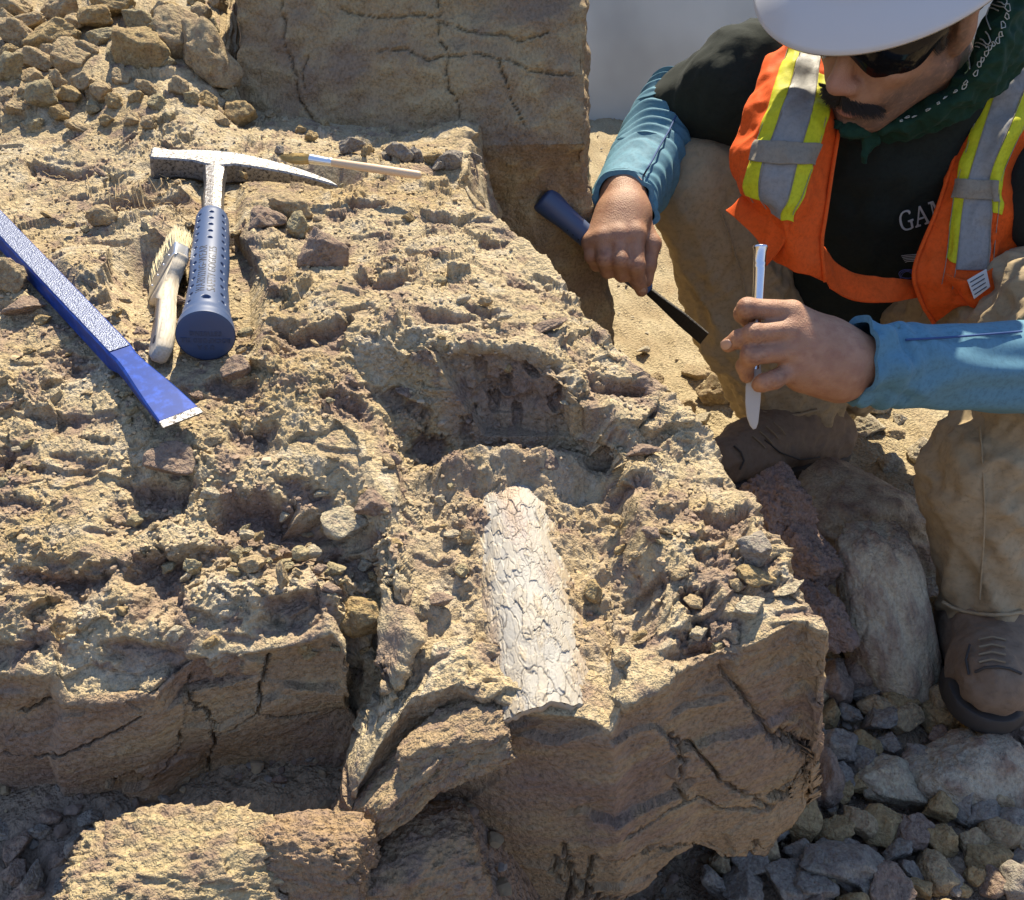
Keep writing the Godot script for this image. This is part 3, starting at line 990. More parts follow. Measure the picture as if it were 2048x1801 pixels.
# ---------- tools on the rock
func build_hammer() -> void:
	var head := at(431, 333, 0.905)
	var butt := at(411, 672, 0.665)
	var y := (head - butt).normalized()
	var tr := axes(head, y, Vector3.UP)
	tr.basis = Basis(y, deg_to_rad(9.0)) * tr.basis
	var root := thing("rock_hammer", "steel rock hammer with a dotted blue grip, resting on the outcrop", "hammer")
	root.transform = tr
	var long := head.distance_to(butt)
	var mm := 0.001
	var pts := [[-60, 6], [-57, 9], [-42, 10], [-22, 15], [1, 17.5], [22, 16.5], [45, 12], [72, 4], [95, -8], [113, -21], [119, -30], [119, -33], [112, -29.5], [91, -21], [65, -15.5], [40, -14], [19, -14], [13, -17], [1, -22], [-11, -18], [-20, -13.5], [-37, -13], [-57, -18], [-60, -16]]
	var outline := []
	for p in pts: outline.append(Vector2(p[0], p[1]) * mm)
	var o := put("head", plate(outline, func(p): return (0.020 if p.x < 0.02 else lerpf(0.020, 0.006, clampf((p.x - 0.02) / 0.098, 0.0, 1.0))) + (0.003 if p.x < -0.045 else 0.0), 0.0016), mats.steel, root)
	# the neck, flattened eight-sided
	var rings := []
	for k in 12:
		var t := float(k) / 11.0
		var w := lerpf(0.0118, 0.0095, smoothstep(0.0, 0.35, t))
		if k == 11: w = 0.0095
		rings.append(ellipse_ring(Vector3(0, lerpf(-0.012, -0.135, t), 0), Vector3(w, 0, 0), Vector3(0, 0, w * 0.92), 8, 0.8))
	rings.reverse()
	put("neck", loft(rings, true, true, true), mats.neck, root)
	# the grip: turned, with rows of punched holes
	var g0 := -0.118
	var g1 := -long
	var nu := 200
	var nv := 300
	var v := PackedVector3Array()
	var prof := [[0.0, 0.0105], [0.02, 0.0132], [0.06, 0.0145], [0.25, 0.0152], [0.45, 0.0158], [0.62, 0.0150], [0.78, 0.0163], [0.90, 0.0182], [0.96, 0.0206], [1.0, 0.0212]]
	for j in nv:
		var t := float(j) / (nv - 1)
		var q := 0
		while q < prof.size() - 2 and t > prof[q + 1][0]: q += 1
		var r: float = lerpf(prof[q][1], prof[q + 1][1], smoothstep(0.0, 1.0, (t - prof[q][0]) / (prof[q + 1][0] - prof[q][0])))
		var yy := lerpf(g0, g1, t)
		for i in nu:
			var ang := TAU * i / nu
			var dent := 0.0
			for row in 8:
				var ra := PI * 0.5 + row * TAU / 8.0
				var dx := wrapf(ang - ra, -PI, PI) * r
				if absf(dx) > 0.004: continue
				var n_h := 13 if row % 2 == 1 else 6
				for h in n_h:
					if row == 0 and h > 4: continue
					var hy := g0 - 0.020 - h * 0.0130
					var dist := Vector2(dx, yy - hy).length()
					dent = maxf(dent, 1.0 - smoothstep(0.0013, 0.0021, dist))
				if row == 0: dent = maxf(dent, 1.0 - smoothstep(0.0026, 0.0034, Vector2(dx, yy - (g0 - 0.176)).length()))
			var rr := r - dent * 0.0028
			v.append(Vector3(cos(ang) * rr, yy, sin(ang) * rr))
	o = put("grip", array_mesh(v, grid_index(nu, nv, false, true)), mats.grip, root)
	put("butt", lathe([Vector2(0.0001, g1 - 0.0016), Vector2(0.012, g1 - 0.0015), Vector2(0.0195, g1 - 0.0008), Vector2(0.0211, g1 + 0.0006)], 64, true, false), mats.grip, root)
	put("collar", lathe([Vector2(0.0107, g0 - 0.001), Vector2(0.0109, g0 + 0.001), Vector2(0.0098, g0 + 0.0016)], 48), mats.grip, root)
	for line in [["WARNING-WEAR", 0.0046, 0.0088], ["SAFETY GOGGLES", -0.0030, 0.0082]]:
		var lm := lettering(line[0], line[2], 0.0006, "Droid Sans", 400)
		var off: float = line[1]
		put("lettering", bent(lm, func(p: Vector3) -> Vector3:
			var yy := g0 - 0.127 + p.x * 1.2
			var ang := PI * 0.5 + (off + p.y) / 0.0155
			var t := (yy - g0) / (g1 - g0)
			var r := 0.0
			for q in prof.size() - 1:
				if t >= prof[q][0] and t <= prof[q + 1][0]: r = lerpf(prof[q][1], prof[q + 1][1], smoothstep(0.0, 1.0, (t - prof[q][0]) / (prof[q + 1][0] - prof[q][0])))
			r += 0.00005 + p.z * 0.6
			return Vector3(cos(ang) * r, yy, sin(ang) * r)), mats.print, root)
	for line in [["ESTWING", 0.003], ["ROCKFORD ILL", -0.003], ["U S A", -0.009]]:
		var e := put("embossing", lettering(line[0], 0.0052, 0.0005), mats.emboss, root)
		e.transform = Transform3D(Basis(Vector3(-1, 0, 0), Vector3(0, 0, -1), Vector3(0, -1, 0)), Vector3(0, g1 - 0.0017, line[1]))

func build_gad() -> void:
	var a := at(-42, 415, 0.80)
	var b := at(368, 850, 0.608)
	var root := thing("pry_chisel", "long blue painted steel chisel bar with a flared flat blade, left of the hammer", "chisel")
	var tr := axes(b, b - a, Vector3.UP)
	root.transform = tr
	var long := a.distance_to(b)
	var secs := [[-long, 0.0090, 0.0095, 0.0], [-long * 0.5, 0.0090, 0.0095, 0.0], [-0.098, 0.0090, 0.0095, 0.0], [-0.092, 0.0088, 0.0084, 0.0004], [-0.084, 0.0080, 0.0070, 0.0014], [-0.07, 0.0088, 0.0060, 0.0021], [-0.05, 0.0110, 0.0047, 0.0029], [-0.03, 0.0128, 0.0034, 0.0035], [-0.006, 0.0140, 0.0020, 0.0038]]
	var rings := []
	for s in secs:
		var hw: float = s[1]
		var ht: float = s[2]
		var c := minf(0.0016, ht * 0.4)
		var r := PackedVector3Array()
		for p in [Vector2(hw - c, ht), Vector2(-hw + c, ht), Vector2(-hw, ht - c), Vector2(-hw, -ht + c), Vector2(-hw + c, -ht), Vector2(hw - c, -ht), Vector2(hw, -ht + c), Vector2(hw, ht - c)]:
			r.append(Vector3(p.x, s[0], p.y + s[3]))
		r.reverse()
		rings.append(r)
	rings.reverse()
	put("bar", loft(rings.slice(5), true, true, true), mats.paint, root)
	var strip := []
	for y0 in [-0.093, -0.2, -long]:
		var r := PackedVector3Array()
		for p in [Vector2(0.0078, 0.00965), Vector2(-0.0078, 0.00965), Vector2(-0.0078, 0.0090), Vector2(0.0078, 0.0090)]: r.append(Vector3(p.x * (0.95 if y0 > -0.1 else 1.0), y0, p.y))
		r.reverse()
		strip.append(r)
	put("glare_strip", loft(strip, true, true, true), mats.hammered, root)  # added silvery strip: sun glare on the blue paint, drawn as a part
	put("blade", loft(rings.slice(0, 6), true, true, true), mats.paint, root)
	var e := []
	for s in [[-0.0058, 0.0140, 0.0019], [0.0, 0.0142, 0.0006]]:
		var r := PackedVector3Array()
		for p in [Vector2(s[1], s[2]), Vector2(-s[1], s[2]), Vector2(-s[1], -s[2]), Vector2(s[1], -s[2])]: r.append(Vector3(p.x, s[0], p.y + 0.0038))
		r.reverse()
		e.append(r)
	e.reverse()
	put("bare_edge", loft(e, true, true, true), mats.steel, root)

func bristles(count: int, place: Callable, sd: int) -> ArrayMesh:
	# place(u, w, r) gives [root, tip]; three-sided hairs
	var r := RandomNumberGenerator.new()
	r.seed = sd
	var v := PackedVector3Array()
	var idx := PackedInt32Array()
	for k in count:
		var e: Array = place.call(r.randf_range(-1, 1), r.randf_range(-1, 1), r)
		var a: Vector3 = e[0]
		var b: Vector3 = e[1]
		var m := a.lerp(b, 0.55) + Vector3(r.randfn(), r.randfn(), r.randfn()) * a.distance_to(b) * 0.02
		var t := (b - a).normalized()
		var s1 := t.cross(Vector3(0.2, 0.5, 0.84)).normalized()
		var s2 := t.cross(s1)
		var f := v.size()
		var w := 0.00028
		for lev in [[a, w], [m, w], [b, w * 0.3]]:
			for q in 3:
				var g := TAU * q / 3.0
				v.append(lev[0] + (s1 * cos(g) + s2 * sin(g)) * lev[1])
		for lev in 2:
			for q in 3:
				var i0 := f + lev * 3 + q
				var i1 := f + lev * 3 + (q + 1) % 3
				idx.append_array(PackedInt32Array([i0, i0 + 3, i1, i1, i0 + 3, i1 + 3]))
	return array_mesh(v, idx)

func build_flat_brush() -> void:
	var p0 := at(322, 712, 0.66)
	var p1 := at(336, 560, 0.75)
	var y := (p1 - p0).normalized()
	var x := cam_dir(0.586, 0.717, -0.379)
	x = (x - y * x.dot(y)).normalized()
	var root := thing("flat_brush", "flat chip brush with pale bristles and bare wooden handle leaning on the hammer grip", "paint brush")
	root.transform = Transform3D(Basis(x, y, x.cross(y)), p1)
	var long := p0.distance_to(p1)
	var half := [[0.0, 24.5], [-7, 24.0], [-13, 20], [-19, 14], [-28, 10.5], [-42, 9.5], [-60, 10], [-80, 11.5], [-98, 13], [-112, 12.5], [-122, 9.5], [-127, 5]]
	var outline := []
	for h in half: outline.append(Vector2(h[1], h[0] * 1000.0 * long / 127.0) * 0.001)
	half.reverse()
	for h in half: outline.append(Vector2(-h[1], h[0] * 1000.0 * long / 127.0) * 0.001)
	put("handle", plate(rounded(outline, 5), func(_p): return 0.0115, 0.0026), mats.wood, root)
	var hole := put("hang_hole", lathe([Vector2(0.0028, -0.0002), Vector2(0.0028, 0.0002)], 20), mats.print, root)
	hole.transform = Transform3D(Basis(Vector3(1, 0, 0), Vector3(0, 0, 1), Vector3(0, -1.6, 0)), Vector3(-0.001, -long * 0.83, 0.0059))
	var rings := []
	for s in [[-0.001, 0.0258, 0.0072], [0.001, 0.0262, 0.0076], [0.003, 0.0258, 0.0072], [0.017, 0.0258, 0.0072], [0.019, 0.0262, 0.0076], [0.021, 0.0258, 0.0072]]:
		rings.append(ellipse_ring(Vector3(0, s[0], 0), Vector3(s[1], 0, 0), Vector3(0, 0, -s[2]), 40, 0.28))
	put("ferrule", loft(rings), mats.tin, root)
	for sx in [-0.016, -0.005, 0.006, 0.016]:
		var n := put("rivet", lathe([Vector2(0.0012, 0.0), Vector2(0.0009, 0.0006)], 10), mats.tin, root)
		n.transform = Transform3D(Basis(Vector3(1, 0, 0), Vector3(0, 0, 1), Vector3(0, -1, 0)), Vector3(sx, 0.010, 0.0072))
	put("bristles", bristles(2600, func(u, w, r):
		var ln: float = 0.036 * (1.0 - 0.10 * u) + r.randf_range(-0.005, 0.002)
		return [Vector3(u * 0.0245, 0.018, w * 0.006), Vector3(u * 0.0265 + r.randfn() * 0.0012, 0.018 + ln, w * 0.0085 + r.randfn() * 0.0008)], 7), mats.bristle, root)

func build_round_brush() -> void:
	var tip := at_h(556, 309, 0.693)
	var end := at_h(843, 351, 0.684)
	var root := thing("round_brush", "small round paint brush with a tin ferrule lying at the crest behind the hammer", "paint brush")
	root.transform = axes(end, tip - end, Vector3.UP)
	var l := tip.distance_to(end)
	put("handle", lathe([Vector2(0.0012, 0.0), Vector2(0.0034, 0.001), Vector2(0.0038, 0.004), Vector2(0.0040, l * 0.35), Vector2(0.0036, l * 0.63)], 28), mats.handle_wood, root)
	put("ferrule", lathe([Vector2(0.0037, l * 0.615), Vector2(0.0040, l * 0.62), Vector2(0.0040, l * 0.64), Vector2(0.0037, l * 0.645), Vector2(0.0042, l * 0.70), Vector2(0.0046, l * 0.77)], 28), mats.tin, root)
	put("bristles", bristles(900, func(u, w, r):
		var g: float = u * PI
		var q: float = sqrt(absf(w))
		return [Vector3(cos(g) * 0.0042 * q, l * 0.765, sin(g) * 0.0042 * q), Vector3(cos(g) * 0.0052 * q, l * (1.0 - 0.10 * q * q) + r.randf_range(-0.003, 0.0), sin(g) * 0.005 * q - 0.002)], 9), mats.gold_bristle, root)


func plan_seats() -> void:
	var h := at(431, 333, 0.905)
	var b := at(411, 672, 0.665)
	seats.append([h, b, 0.0135])
	seats.append([h.lerp(b, 0.5), b, 0.022])
	var tr := axes(h, h - b, Vector3.UP)
	tr.basis = Basis((h - b).normalized(), deg_to_rad(9.0)) * tr.basis
	seats.append([tr * Vector3(-0.06, 0, 0), tr * Vector3(0.122, -0.03, 0), 0.0125])
	seats.append([at(-42, 415, 0.80), at(368, 850, 0.608), 0.0105])
	seats.append([at(345, 700, 0.668), at(372, 500, 0.745), 0.012])
	seats.append([at(305, 640, 0.70), at(312, 560, 0.77), 0.014])
	seats.append([at_h(556, 309, 0.693), at_h(780, 341, 0.686), 0.0045])


# ---------- loose stones
var tones := {"tan": Color(0.43, 0.335, 0.20), "ochre": Color(0.40, 0.30, 0.155), "mauve": Color(0.31, 0.232, 0.175), "pale": Color(0.47, 0.41, 0.29), "grey": Color(0.31, 0.275, 0.225), "olive": Color(0.37, 0.315, 0.19)}
var stone_sets := {}

func stones_of(tone: String) -> Array:
	if not stone_sets.has(tone):
		var set_ := []
		for k in 9:
			var sd: int = tone.length() * 131 + tone.unicode_at(0) * 7 + k * 17
			var r := RandomNumberGenerator.new()
			r.seed = sd
			set_.append(stone_mesh(sd, 4, r.randi_range(10, 15), r.randf_range(22.0, 40.0), 0.035, Vector3.ONE, tones[tone]))
		stone_sets[tone] = set_
	return stone_sets[tone]

# w, h: how large it looks, in the photograph's pixels; turn: its lean
func stone(px: float, py: float, w: float, h: float, tone: String, turn: float, label: String, group := "", called := "stone", on_ground := false, back := 0.0) -> MeshInstance3D:
	var foot := Vector3.ZERO
	if on_ground: foot = ground_spot(px, py + h * 0.30)
	else:
		var s := surface(px, py + h * 0.30)
		if s.is_empty(): return null
		foot = s[0]
	var d := seen_from_eye(foot).z + back
	var c := at(px, py, d)
	var set_ := stones_of(tone)
	var o := put(called, set_[rng.randi() % set_.size()], mats.stone)
	var sx := w * d / FOCAL * 0.55
	var sy := h * d / FOCAL * 0.58
	var bs := Basis(Vector3.RIGHT, deg_to_rad(-rng.randf_range(5, 30)))
	bs = bs * Basis(Vector3.BACK, deg_to_rad(turn))
	o.transform = Transform3D(bs.scaled_local(Vector3(sx, sy, (sx + sy) * 0.5)), c)
	tag(o, label, "stone", group)
	return o

const TONE_WORD := {"tan": "tan", "ochre": "yellow-brown", "mauve": "reddish", "pale": "pale", "grey": "grey", "olive": "olive"}

# what sets one small stone apart from the next: size, shape, colour and what it lies beside
func told(w: float, h: float, mid: float, tone: String, noun: String, px: float, py: float) -> String:
	var size := "tiny" if w < mid * 0.7 else ("small" if w < mid else ("middling" if w < mid * 1.3 else "large"))
	var shape := "flat" if h < w * 0.55 else ("tall" if h > w * 0.9 else "blocky")
	var place := ""
	if noun == "chip":
		if py < 420: place = "near the crest by the hammer head" if px > 420 else "behind the chisel bar"
		elif px < 330 and py < 860: place = "left of the hammer, around the chisel bar"
		elif px < 760 and py < 860: place = "on the slope right of the hammer grip"
		elif py < 700: place = "between the scooped hollow and the crest"
		elif px > 1180: place = "on the slope right of the bone" if py > 960 else "at the rim right of the hollow"
		elif px > 800: place = "around the scooped hollow above the bone"
		elif px > 430 and py < 1190: place = "in the debris hollow left of the bone"
		elif py > 1190: place = "along the left ledge's upper edge"
		else: place = "on the slope below the chisel blade"
	elif noun == "rubble stone":
		if py > 1700: place = "at the bottom edge, right of the outcrop" if px < 1760 else "in the bottom right corner"
		elif px < 1660: place = "hard against the outcrop's right side"
		elif px > 1880: place = "below the front boot at the right edge"
		elif py < 1460: place = "under the long upright boulder"
		else: place = "in the shaded rubble at lower right"
	elif noun == "heap stone":
		place = "on the heap's left part" if px < 150 else ("on the heap's right part" if px > 330 else "in the middle of the heap")
		if py > 150: place = "in the scree below " + ("the heap's left part" if px < 170 else ("the heap's right part" if px > 300 else "the heap's middle"))
		place += " at upper left"
	elif noun == "shaded stone": place = "at the boulder's foot, " + ("left of the round brush" if px < 640 else ("above the brush handle" if px < 850 else "right of the brush"))
	elif noun == "sunlit stone": place = "behind the outcrop, left of the boot" if px < 1500 else ("between the person's two feet" if py > 880 else "just behind the rear boot")
	else: place = "in the shade below the ledge, " + ("at the left picture edge" if px < 100 else ("under its middle" if px < 400 else "near the gully"))
	return "%s %s %s %s %s" % [size, shape, TONE_WORD[tone], noun, place]

func block(called: String, c: Vector3, size: Vector3, euler: Vector3, sd: int, tone: Color, label: String, category := "rock", rough := 0.05, extra := 4, wear := 26.0) -> void:
	# a broken block: six rough faces and a few more
	var r := RandomNumberGenerator.new()
	r.seed = sd
	var b := ico(5)
	var v: PackedVector3Array = b[0]
	var pn := [Vector3.RIGHT, Vector3.LEFT, Vector3.UP, Vector3.DOWN, Vector3.BACK, Vector3.FORWARD]
	var ph := [1.0, 1.0, 1.0, 1.0, 1.0, 1.0]
	for k in extra:
		pn.append(Vector3(r.randfn(), r.randfn(), r.randfn()).normalized())
		ph.append(r.randf_range(0.95, 1.2))
	for k in 6: pn[k] = (pn[k] + Vector3(r.randfn(), r.randfn(), r.randfn()) * 0.12).normalized()
	var n1 := noise(FastNoiseLite.TYPE_SIMPLEX_SMOOTH, 2.2, sd, 4, 0.55)
	var n2 := noise(FastNoiseLite.TYPE_SIMPLEX_SMOOTH, 9.0, sd + 3, 4, 0.6)
	var cl := noise(FastNoiseLite.TYPE_CELLULAR, 3.5, sd + 5, 1)
	cl.cellular_return_type = FastNoiseLite.RETURN_CELL_VALUE
	var col := PackedColorArray()
	var clay := Color(0.29, 0.205, 0.15)
	for k in v.size():
		var d := v[k]
		var s := 0.0
		for q in pn.size():
			var x: float = pn[q].dot(d) / ph[q]
			if x > 0.05: s += pow(x, wear)
		var rad := pow(s, -1.0 / wear)
		var p := d * rad
		var w := n1.get_noise_3dv(p)
		p *= 1.0 + w * 0.07 + n2.get_noise_3dv(p) * rough * 0.55 + cl.get_noise_3dv(p + Vector3.ONE * w * 0.4) * rough * 0.5
		v[k] = p * size
		col.append(tone.lerp(clay, clampf(0.35 + w * 1.4, 0.0, 1.0)).lerp(tone * 1.2, clampf(n2.get_noise_3dv(p * 0.6), 0.0, 0.6)))
	var o := put(called, array_mesh(v, b[1], col), mats.rock)
	o.transform = Transform3D(Basis.from_euler(euler * PI / 180.0), c)
	tag(o, label, category)

func build_stones() -> void:
	var heap := "rubble stones heaped at the upper left"
	# the heap at the upper left, the ones that stand out first
	stone(275, 100, 112, 112, "ochre", -48, "large slanting tan stone in the middle of the upper left heap")
	stone(355, 78, 100, 88, "tan", -30, "grey tan angular stone wedged between the two largest heap stones")
	stone(410, 118, 96, 112, "tan", 30, "big broad stone at the right end of the heap, pale ridge on top")
	stone(120, 72, 108, 54, "ochre", 18, "long tan stone lying flat near the top left corner")
	stone(42, 78, 70, 60, "tan", -35, "brown stone left of the long flat stone in the heap")
	stone(135, 122, 66, 70, "tan", -40, "pointed triangular stone in the lower heap")
	stone(224, 12, 96, 50, "ochre", 0, "wide stone cut off by the top edge of the picture")
	stone(116, 22, 84, 46, "tan", 8, "rounded stone at the top left, right of the corner slab")
	stone(36, 14, 80, 40, "tan", -8, "flat slab in the top left corner")
	stone(198, 38, 68, 38, "ochre", 6, "squarish stone just under the wide top stone")
	stone(90, 196, 58, 50, "olive", 10, "knobbly round stone below the heap, nearest the left slope")
	stone(15, 148, 50, 68, "olive", -40, "stone at the left picture edge below the heap")
	stone(476, 226, 70, 58, "ochre", -20, "brown stone in the boulder's shade right of the heap")
	for s in [[12, 45, 38, 42], [205, 78, 62, 42], [272, 40, 56, 42], [78, 125, 58, 42], [165, 168, 54, 42], [460, 192, 36, 34], [362, 178, 32, 38], [402, 36, 40, 36], [393, 6, 34, 22], [432, 8, 40, 30], [60, 45, 60, 30], [320, 25, 46, 30],
			[150, 45, 50, 34], [330, 130, 30, 40], [240, 160, 34, 30], [200, 190, 40, 34], [140, 190, 42, 34], [52, 180, 30, 26], [230, 205, 32, 26], [270, 200, 34, 26], [300, 180, 40, 26], [185, 215, 30, 24], [110, 160, 30, 26], [60, 155, 36, 26],
			[320, 205, 34, 24], [120, 230, 36, 24], [30, 215, 40, 26], [70, 250, 34, 24], [150, 250, 40, 18], [210, 240, 30, 22], [265, 235, 34, 22], [300, 250, 34, 24], [340, 240, 28, 20], [10, 190, 28, 24], [380, 195, 26, 26], [420, 200, 34, 30], [440, 240, 30, 24],
			[250, 20, 30, 24], [345, 20, 36, 30], [420, 60, 34, 30], [175, 105, 44, 36], [20, 105, 36, 34], [95, 100, 36, 26], [230, 110, 40, 34], [300, 60, 40, 30], [480, 150, 24, 20], [510, 190, 20, 16], [540, 230, 18, 14]]:
		var tn: String = ["tan", "ochre", "olive", "tan"][rng.randi() % 4]
		stone(s[0], s[1], s[2] * 1.08, s[3] * 1.08, tn, rng.randf_range(-40, 40), told(s[2], s[3], 38.0, tn, "heap stone", s[0], s[1]), heap)
	# stones in the boulder's shade along its foot
	for s in [[705, 290, 42, 30], [735, 300, 26, 22], [770, 315, 36, 26], [800, 305, 44, 44], [835, 312, 30, 28], [865, 318, 34, 36], [905, 318, 44, 40], [942, 316, 34, 30], [880, 330, 28, 22], [975, 330, 26, 16], [690, 210, 20, 14], [740, 300, 18, 14], [600, 260, 22, 16], [650, 250, 20, 14], [590, 185, 26, 18], [560, 300, 20, 14], [625, 275, 28, 20], [1010, 330, 24, 14]]:
		var tn: String = ["ochre", "grey"][rng.randi() % 2]
		stone(s[0], s[1], s[2], s[3], tn, rng.randf_range(-30, 30), told(s[2], s[3], 30.0, tn, "shaded stone", s[0], s[1]), "stones along the foot of the tall boulder")
	# single stones on the outcrop
	stone(196, 433, 64, 50, "tan", 10, "tan stone by itself between the blue chisel and the hammer")
	stone(570, 408, 90, 58, "tan", -14, "largest stone right of the hammer shaft, below the pick")
	stone(525, 440, 70, 50, "mauve", -10, "brown lump beside the hammer neck")
	stone(645, 505, 80, 74, "mauve", 20, "dark cubic stone with a pale lower face right of the hammer grip")
	stone(602, 450, 40, 40, "olive", 0, "small round olive stone above the dark cubic stone")
	stone(22, 560, 62, 76, "tan", -20, "pale lumpy stone propped against the blue chisel's left side")
	stone(48, 616, 70, 34, "mauve", 8, "reddish flat stone under the pale lumpy stone by the chisel")
	stone(84, 640, 38, 22, "ochre", 4, "little yellow stone beside the chisel, below the reddish one")
	stone(478, 744, 60, 48, "mauve", 20, "crumbly mauve clod in front of the hammer butt")
	stone(345, 925, 100, 66, "mauve", -15, "big crumbly clod below the chisel blade")
	stone(690, 1042, 112, 60, "pale", -28, "tilted pale slab at the right end of the debris hollow")
	stone(745, 1012, 70, 44, "mauve", -10, "dark reddish stone above the tilted pale slab")
	stone(742, 1228, 128, 74, "ochre", -18, "smooth brown block hanging over the dark gully left of the bone")
	stone(500, 1128, 62, 36, "tan", 16, "flat chip in the debris hollow, left part")
	stone(1192, 1182, 34, 34, "ochre", 10, "small brown stone right of the bone, midway along it")
	stone(1106, 650, 60, 22, "mauve", 14, "thin reddish flake standing at the rim of the scooped hollow")
	stone(1098, 930, 66, 52, "mauve", -30, "brown stone lying on the floor of the scooped hollow")
	stone(1022, 902, 30, 20, "ochre", 0, "small ochre stone on the hollow's floor left of the brown one")
	stone(1285, 902, 70, 20, "mauve", 6, "thin layered flake near the outcrop's right edge")
	stone(1520, 1092, 64, 60, "grey", 20, "grey block splitting off the outcrop's right edge")
	stone(1505, 1150, 90, 34, "ochre", -16, "curled brown flake on the right rim, below the grey block")
	stone(1580, 1176, 60, 12, "pale", 24, "thin white sliver sticking out from the right rim")
	stone(1500, 1215, 60, 46, "pale", 6, "pale chunk near the outcrop's front right corner")
	stone(1440, 1262, 48, 48, "mauve", 10, "rounded mauve clod left of the front right corner")
	stone(1398, 1268, 34, 30, "pale", 0, "little pale clod left of the rounded mauve one")
	stone(565, 1160, 14, 60, "tan", 6, "narrow upright shard below the debris hollow")
	stone(1240, 1320, 40, 26, "tan", 0, "tan crumb at the front rim right of the bone's end")
	stone(1330, 1290, 50, 30, "tan", 0, "tan stone at the front rim above the long crack")
	# loose chips scattered on the crumbled top: many look alike
	for n in 230:
		var px := rng.randf_range(0, 1560)
		var py := rng.randf_range(300, 1310)
		if px > 950 and px < 1200 and py > 960: continue
		if px > lerpf(780.0, 1570.0, clampf((py - 340.0) / 930.0, 0.0, 1.0)): continue
		if px > 430 and px < 760 and rng.randf() < 0.5: py = rng.randf_range(980, 1180)
		var w := rng.randf_range(12, 30) * (0.8 + py / 2200.0)
		var tn: String = ["tan", "mauve", "ochre", "pale", "olive"][rng.randi() % 5]
		var h := w * rng.randf_range(0.35, 0.8)
		stone(px, py, w, h, tn, rng.randf_range(-45, 45), told(w, h, 27.0, tn, "chip", px, py), "loose chips on the outcrop", "chip")
	# big boulders and stones on the right
	var g := ground_spot(1700, 1075)
	block("boulder", at(1722, 1065, 1.36), Vector3(0.130, 0.080, 0.10), Vector3(-6, 10, -38), 301, Color(0.52, 0.43, 0.29), "large pale brown boulder under the crouching person's boot, its right edge in sun", "boulder", 0.035, 9, 7.0)
	block("boulder", at(1768, 1262, 1.12), Vector3(0.058, 0.125, 0.06), Vector3(-30, -10, 14), 302, Color(0.54, 0.46, 0.32), "long upright pale boulder leaning between the outcrop and the trouser leg", "boulder", 0.035, 9, 7.0)
	block("boulder", at(1985, 1600, 1.0), Vector3(0.065, 0.085, 0.05), Vector3(-20, 0, 40), 303, Color(0.48, 0.42, 0.31), "pale boulder at the lower right picture edge, in shade", "boulder", 0.035, 9, 7.0)
	block("clod", at(1545, 1010, 1.10), Vector3(0.036, 0.040, 0.035), Vector3(-10, 20, 20), 304, Color(0.285, 0.20, 0.165), "big mauve clod of clay beside the boot's boulder", "clod", 0.12, 8)
	block("clod", at(1600, 1125, 1.10), Vector3(0.032, 0.036, 0.034), Vector3(20, 40, -15), 305, Color(0.27, 0.19, 0.155), "mauve clay clod below the big one, between the outcrop and the boulder", "clod", 0.12, 8)
	block("clod", at(1630, 1235, 1.06), Vector3(0.030, 0.036, 0.032), Vector3(-20, 10, 25), 306, Color(0.27, 0.19, 0.155), "lowest of three mauve clods, beside the long upright boulder", "clod", 0.12, 8)
	var right := "dark rubble stones at the lower right"
	stone(1780, 1562, 150, 112, "pale", -12, "light grey stone with a white streak amid the dark rubble", "", "stone", true)
	stone(1650, 1568, 76, 116, "mauve", 0, "upright reddish stone right against the outcrop's corner", "", "stone", true)
	stone(1880, 1245, 70, 130, "olive", 10, "stone with a sunlit edge tucked behind the long upright boulder", "", "stone", true)
	stone(1725, 1350, 60, 110, "mauve", -6, "dark red narrow stone left of the long boulder's lower end", "", "stone", true)
	stone(1990, 1420, 150, 90, "mauve", -8, "dark flat stone below the front boot", "", "stone", true)
	stone(1690, 1735, 200, 110, "grey", -14, "wide dark stone in the rubble at the bottom, right of the outcrop", "", "stone", true)
	var n_rubble := 0
	for py in range(1060, 1840, 48):
		for q in 12:
			var px := 1440 + q * 56 + rng.randf_range(-26, 26)
			var yy := py + rng.randf_range(-22, 22)
			var w := rng.randf_range(38, 92)
			if yy < 1240 and px > 1640: continue
			if px < 1590 and yy < 1330: continue
			if n_rubble >= 150: continue
			n_rubble += 1
			var tn: String = ["mauve", "grey", "tan", "grey", "ochre"][rng.randi() % 5]
			var h := w * rng.randf_range(0.5, 1.0)
			stone(px, yy, w, h, tn, rng.randf_range(-50, 50), told(w, h, 75.0, tn, "rubble stone", px, yy), right, "stone", true, -0.01)
	# sunlit stones behind
	for s in [[1385, 745, 60, 30], [1425, 790, 80, 60], [1370, 815, 50, 36], [1330, 790, 40, 24], [1405, 840, 40, 26], [1350, 850, 60, 40], [1310, 760, 40, 26], [1730, 855, 70, 50], [1790, 870, 40, 26], [1845, 905, 70, 44], [1780, 930, 60, 40], [1860, 960, 90, 60], [1700, 830, 50, 30], [1820, 1010, 50, 30], [1745, 810, 90, 40], [1875, 1060, 50, 40], [1800, 840, 36, 20], [1440, 735, 40, 24], [1290, 700, 26, 14]]:
		var tn: String = ["pale", "pale", "tan"][rng.randi() % 3]
		stone(s[0], s[1], s[2], s[3], tn, rng.randf_range(-25, 25), told(s[2], s[3], 52.0, tn, "sunlit stone", s[0], s[1]), "sunlit stones around the person's feet", "stone", true)
	# what lies in front, below the ledge
	block("rock_slab", at(350, 1752, 0.522), Vector3(0.058, 0.022, 0.030), Vector3(14, 6, -8), 311, Color(0.47, 0.37, 0.21), "sunlit rough slab at the bottom left, in front of the ledge", "rock", 0.14, 6, 12.0)
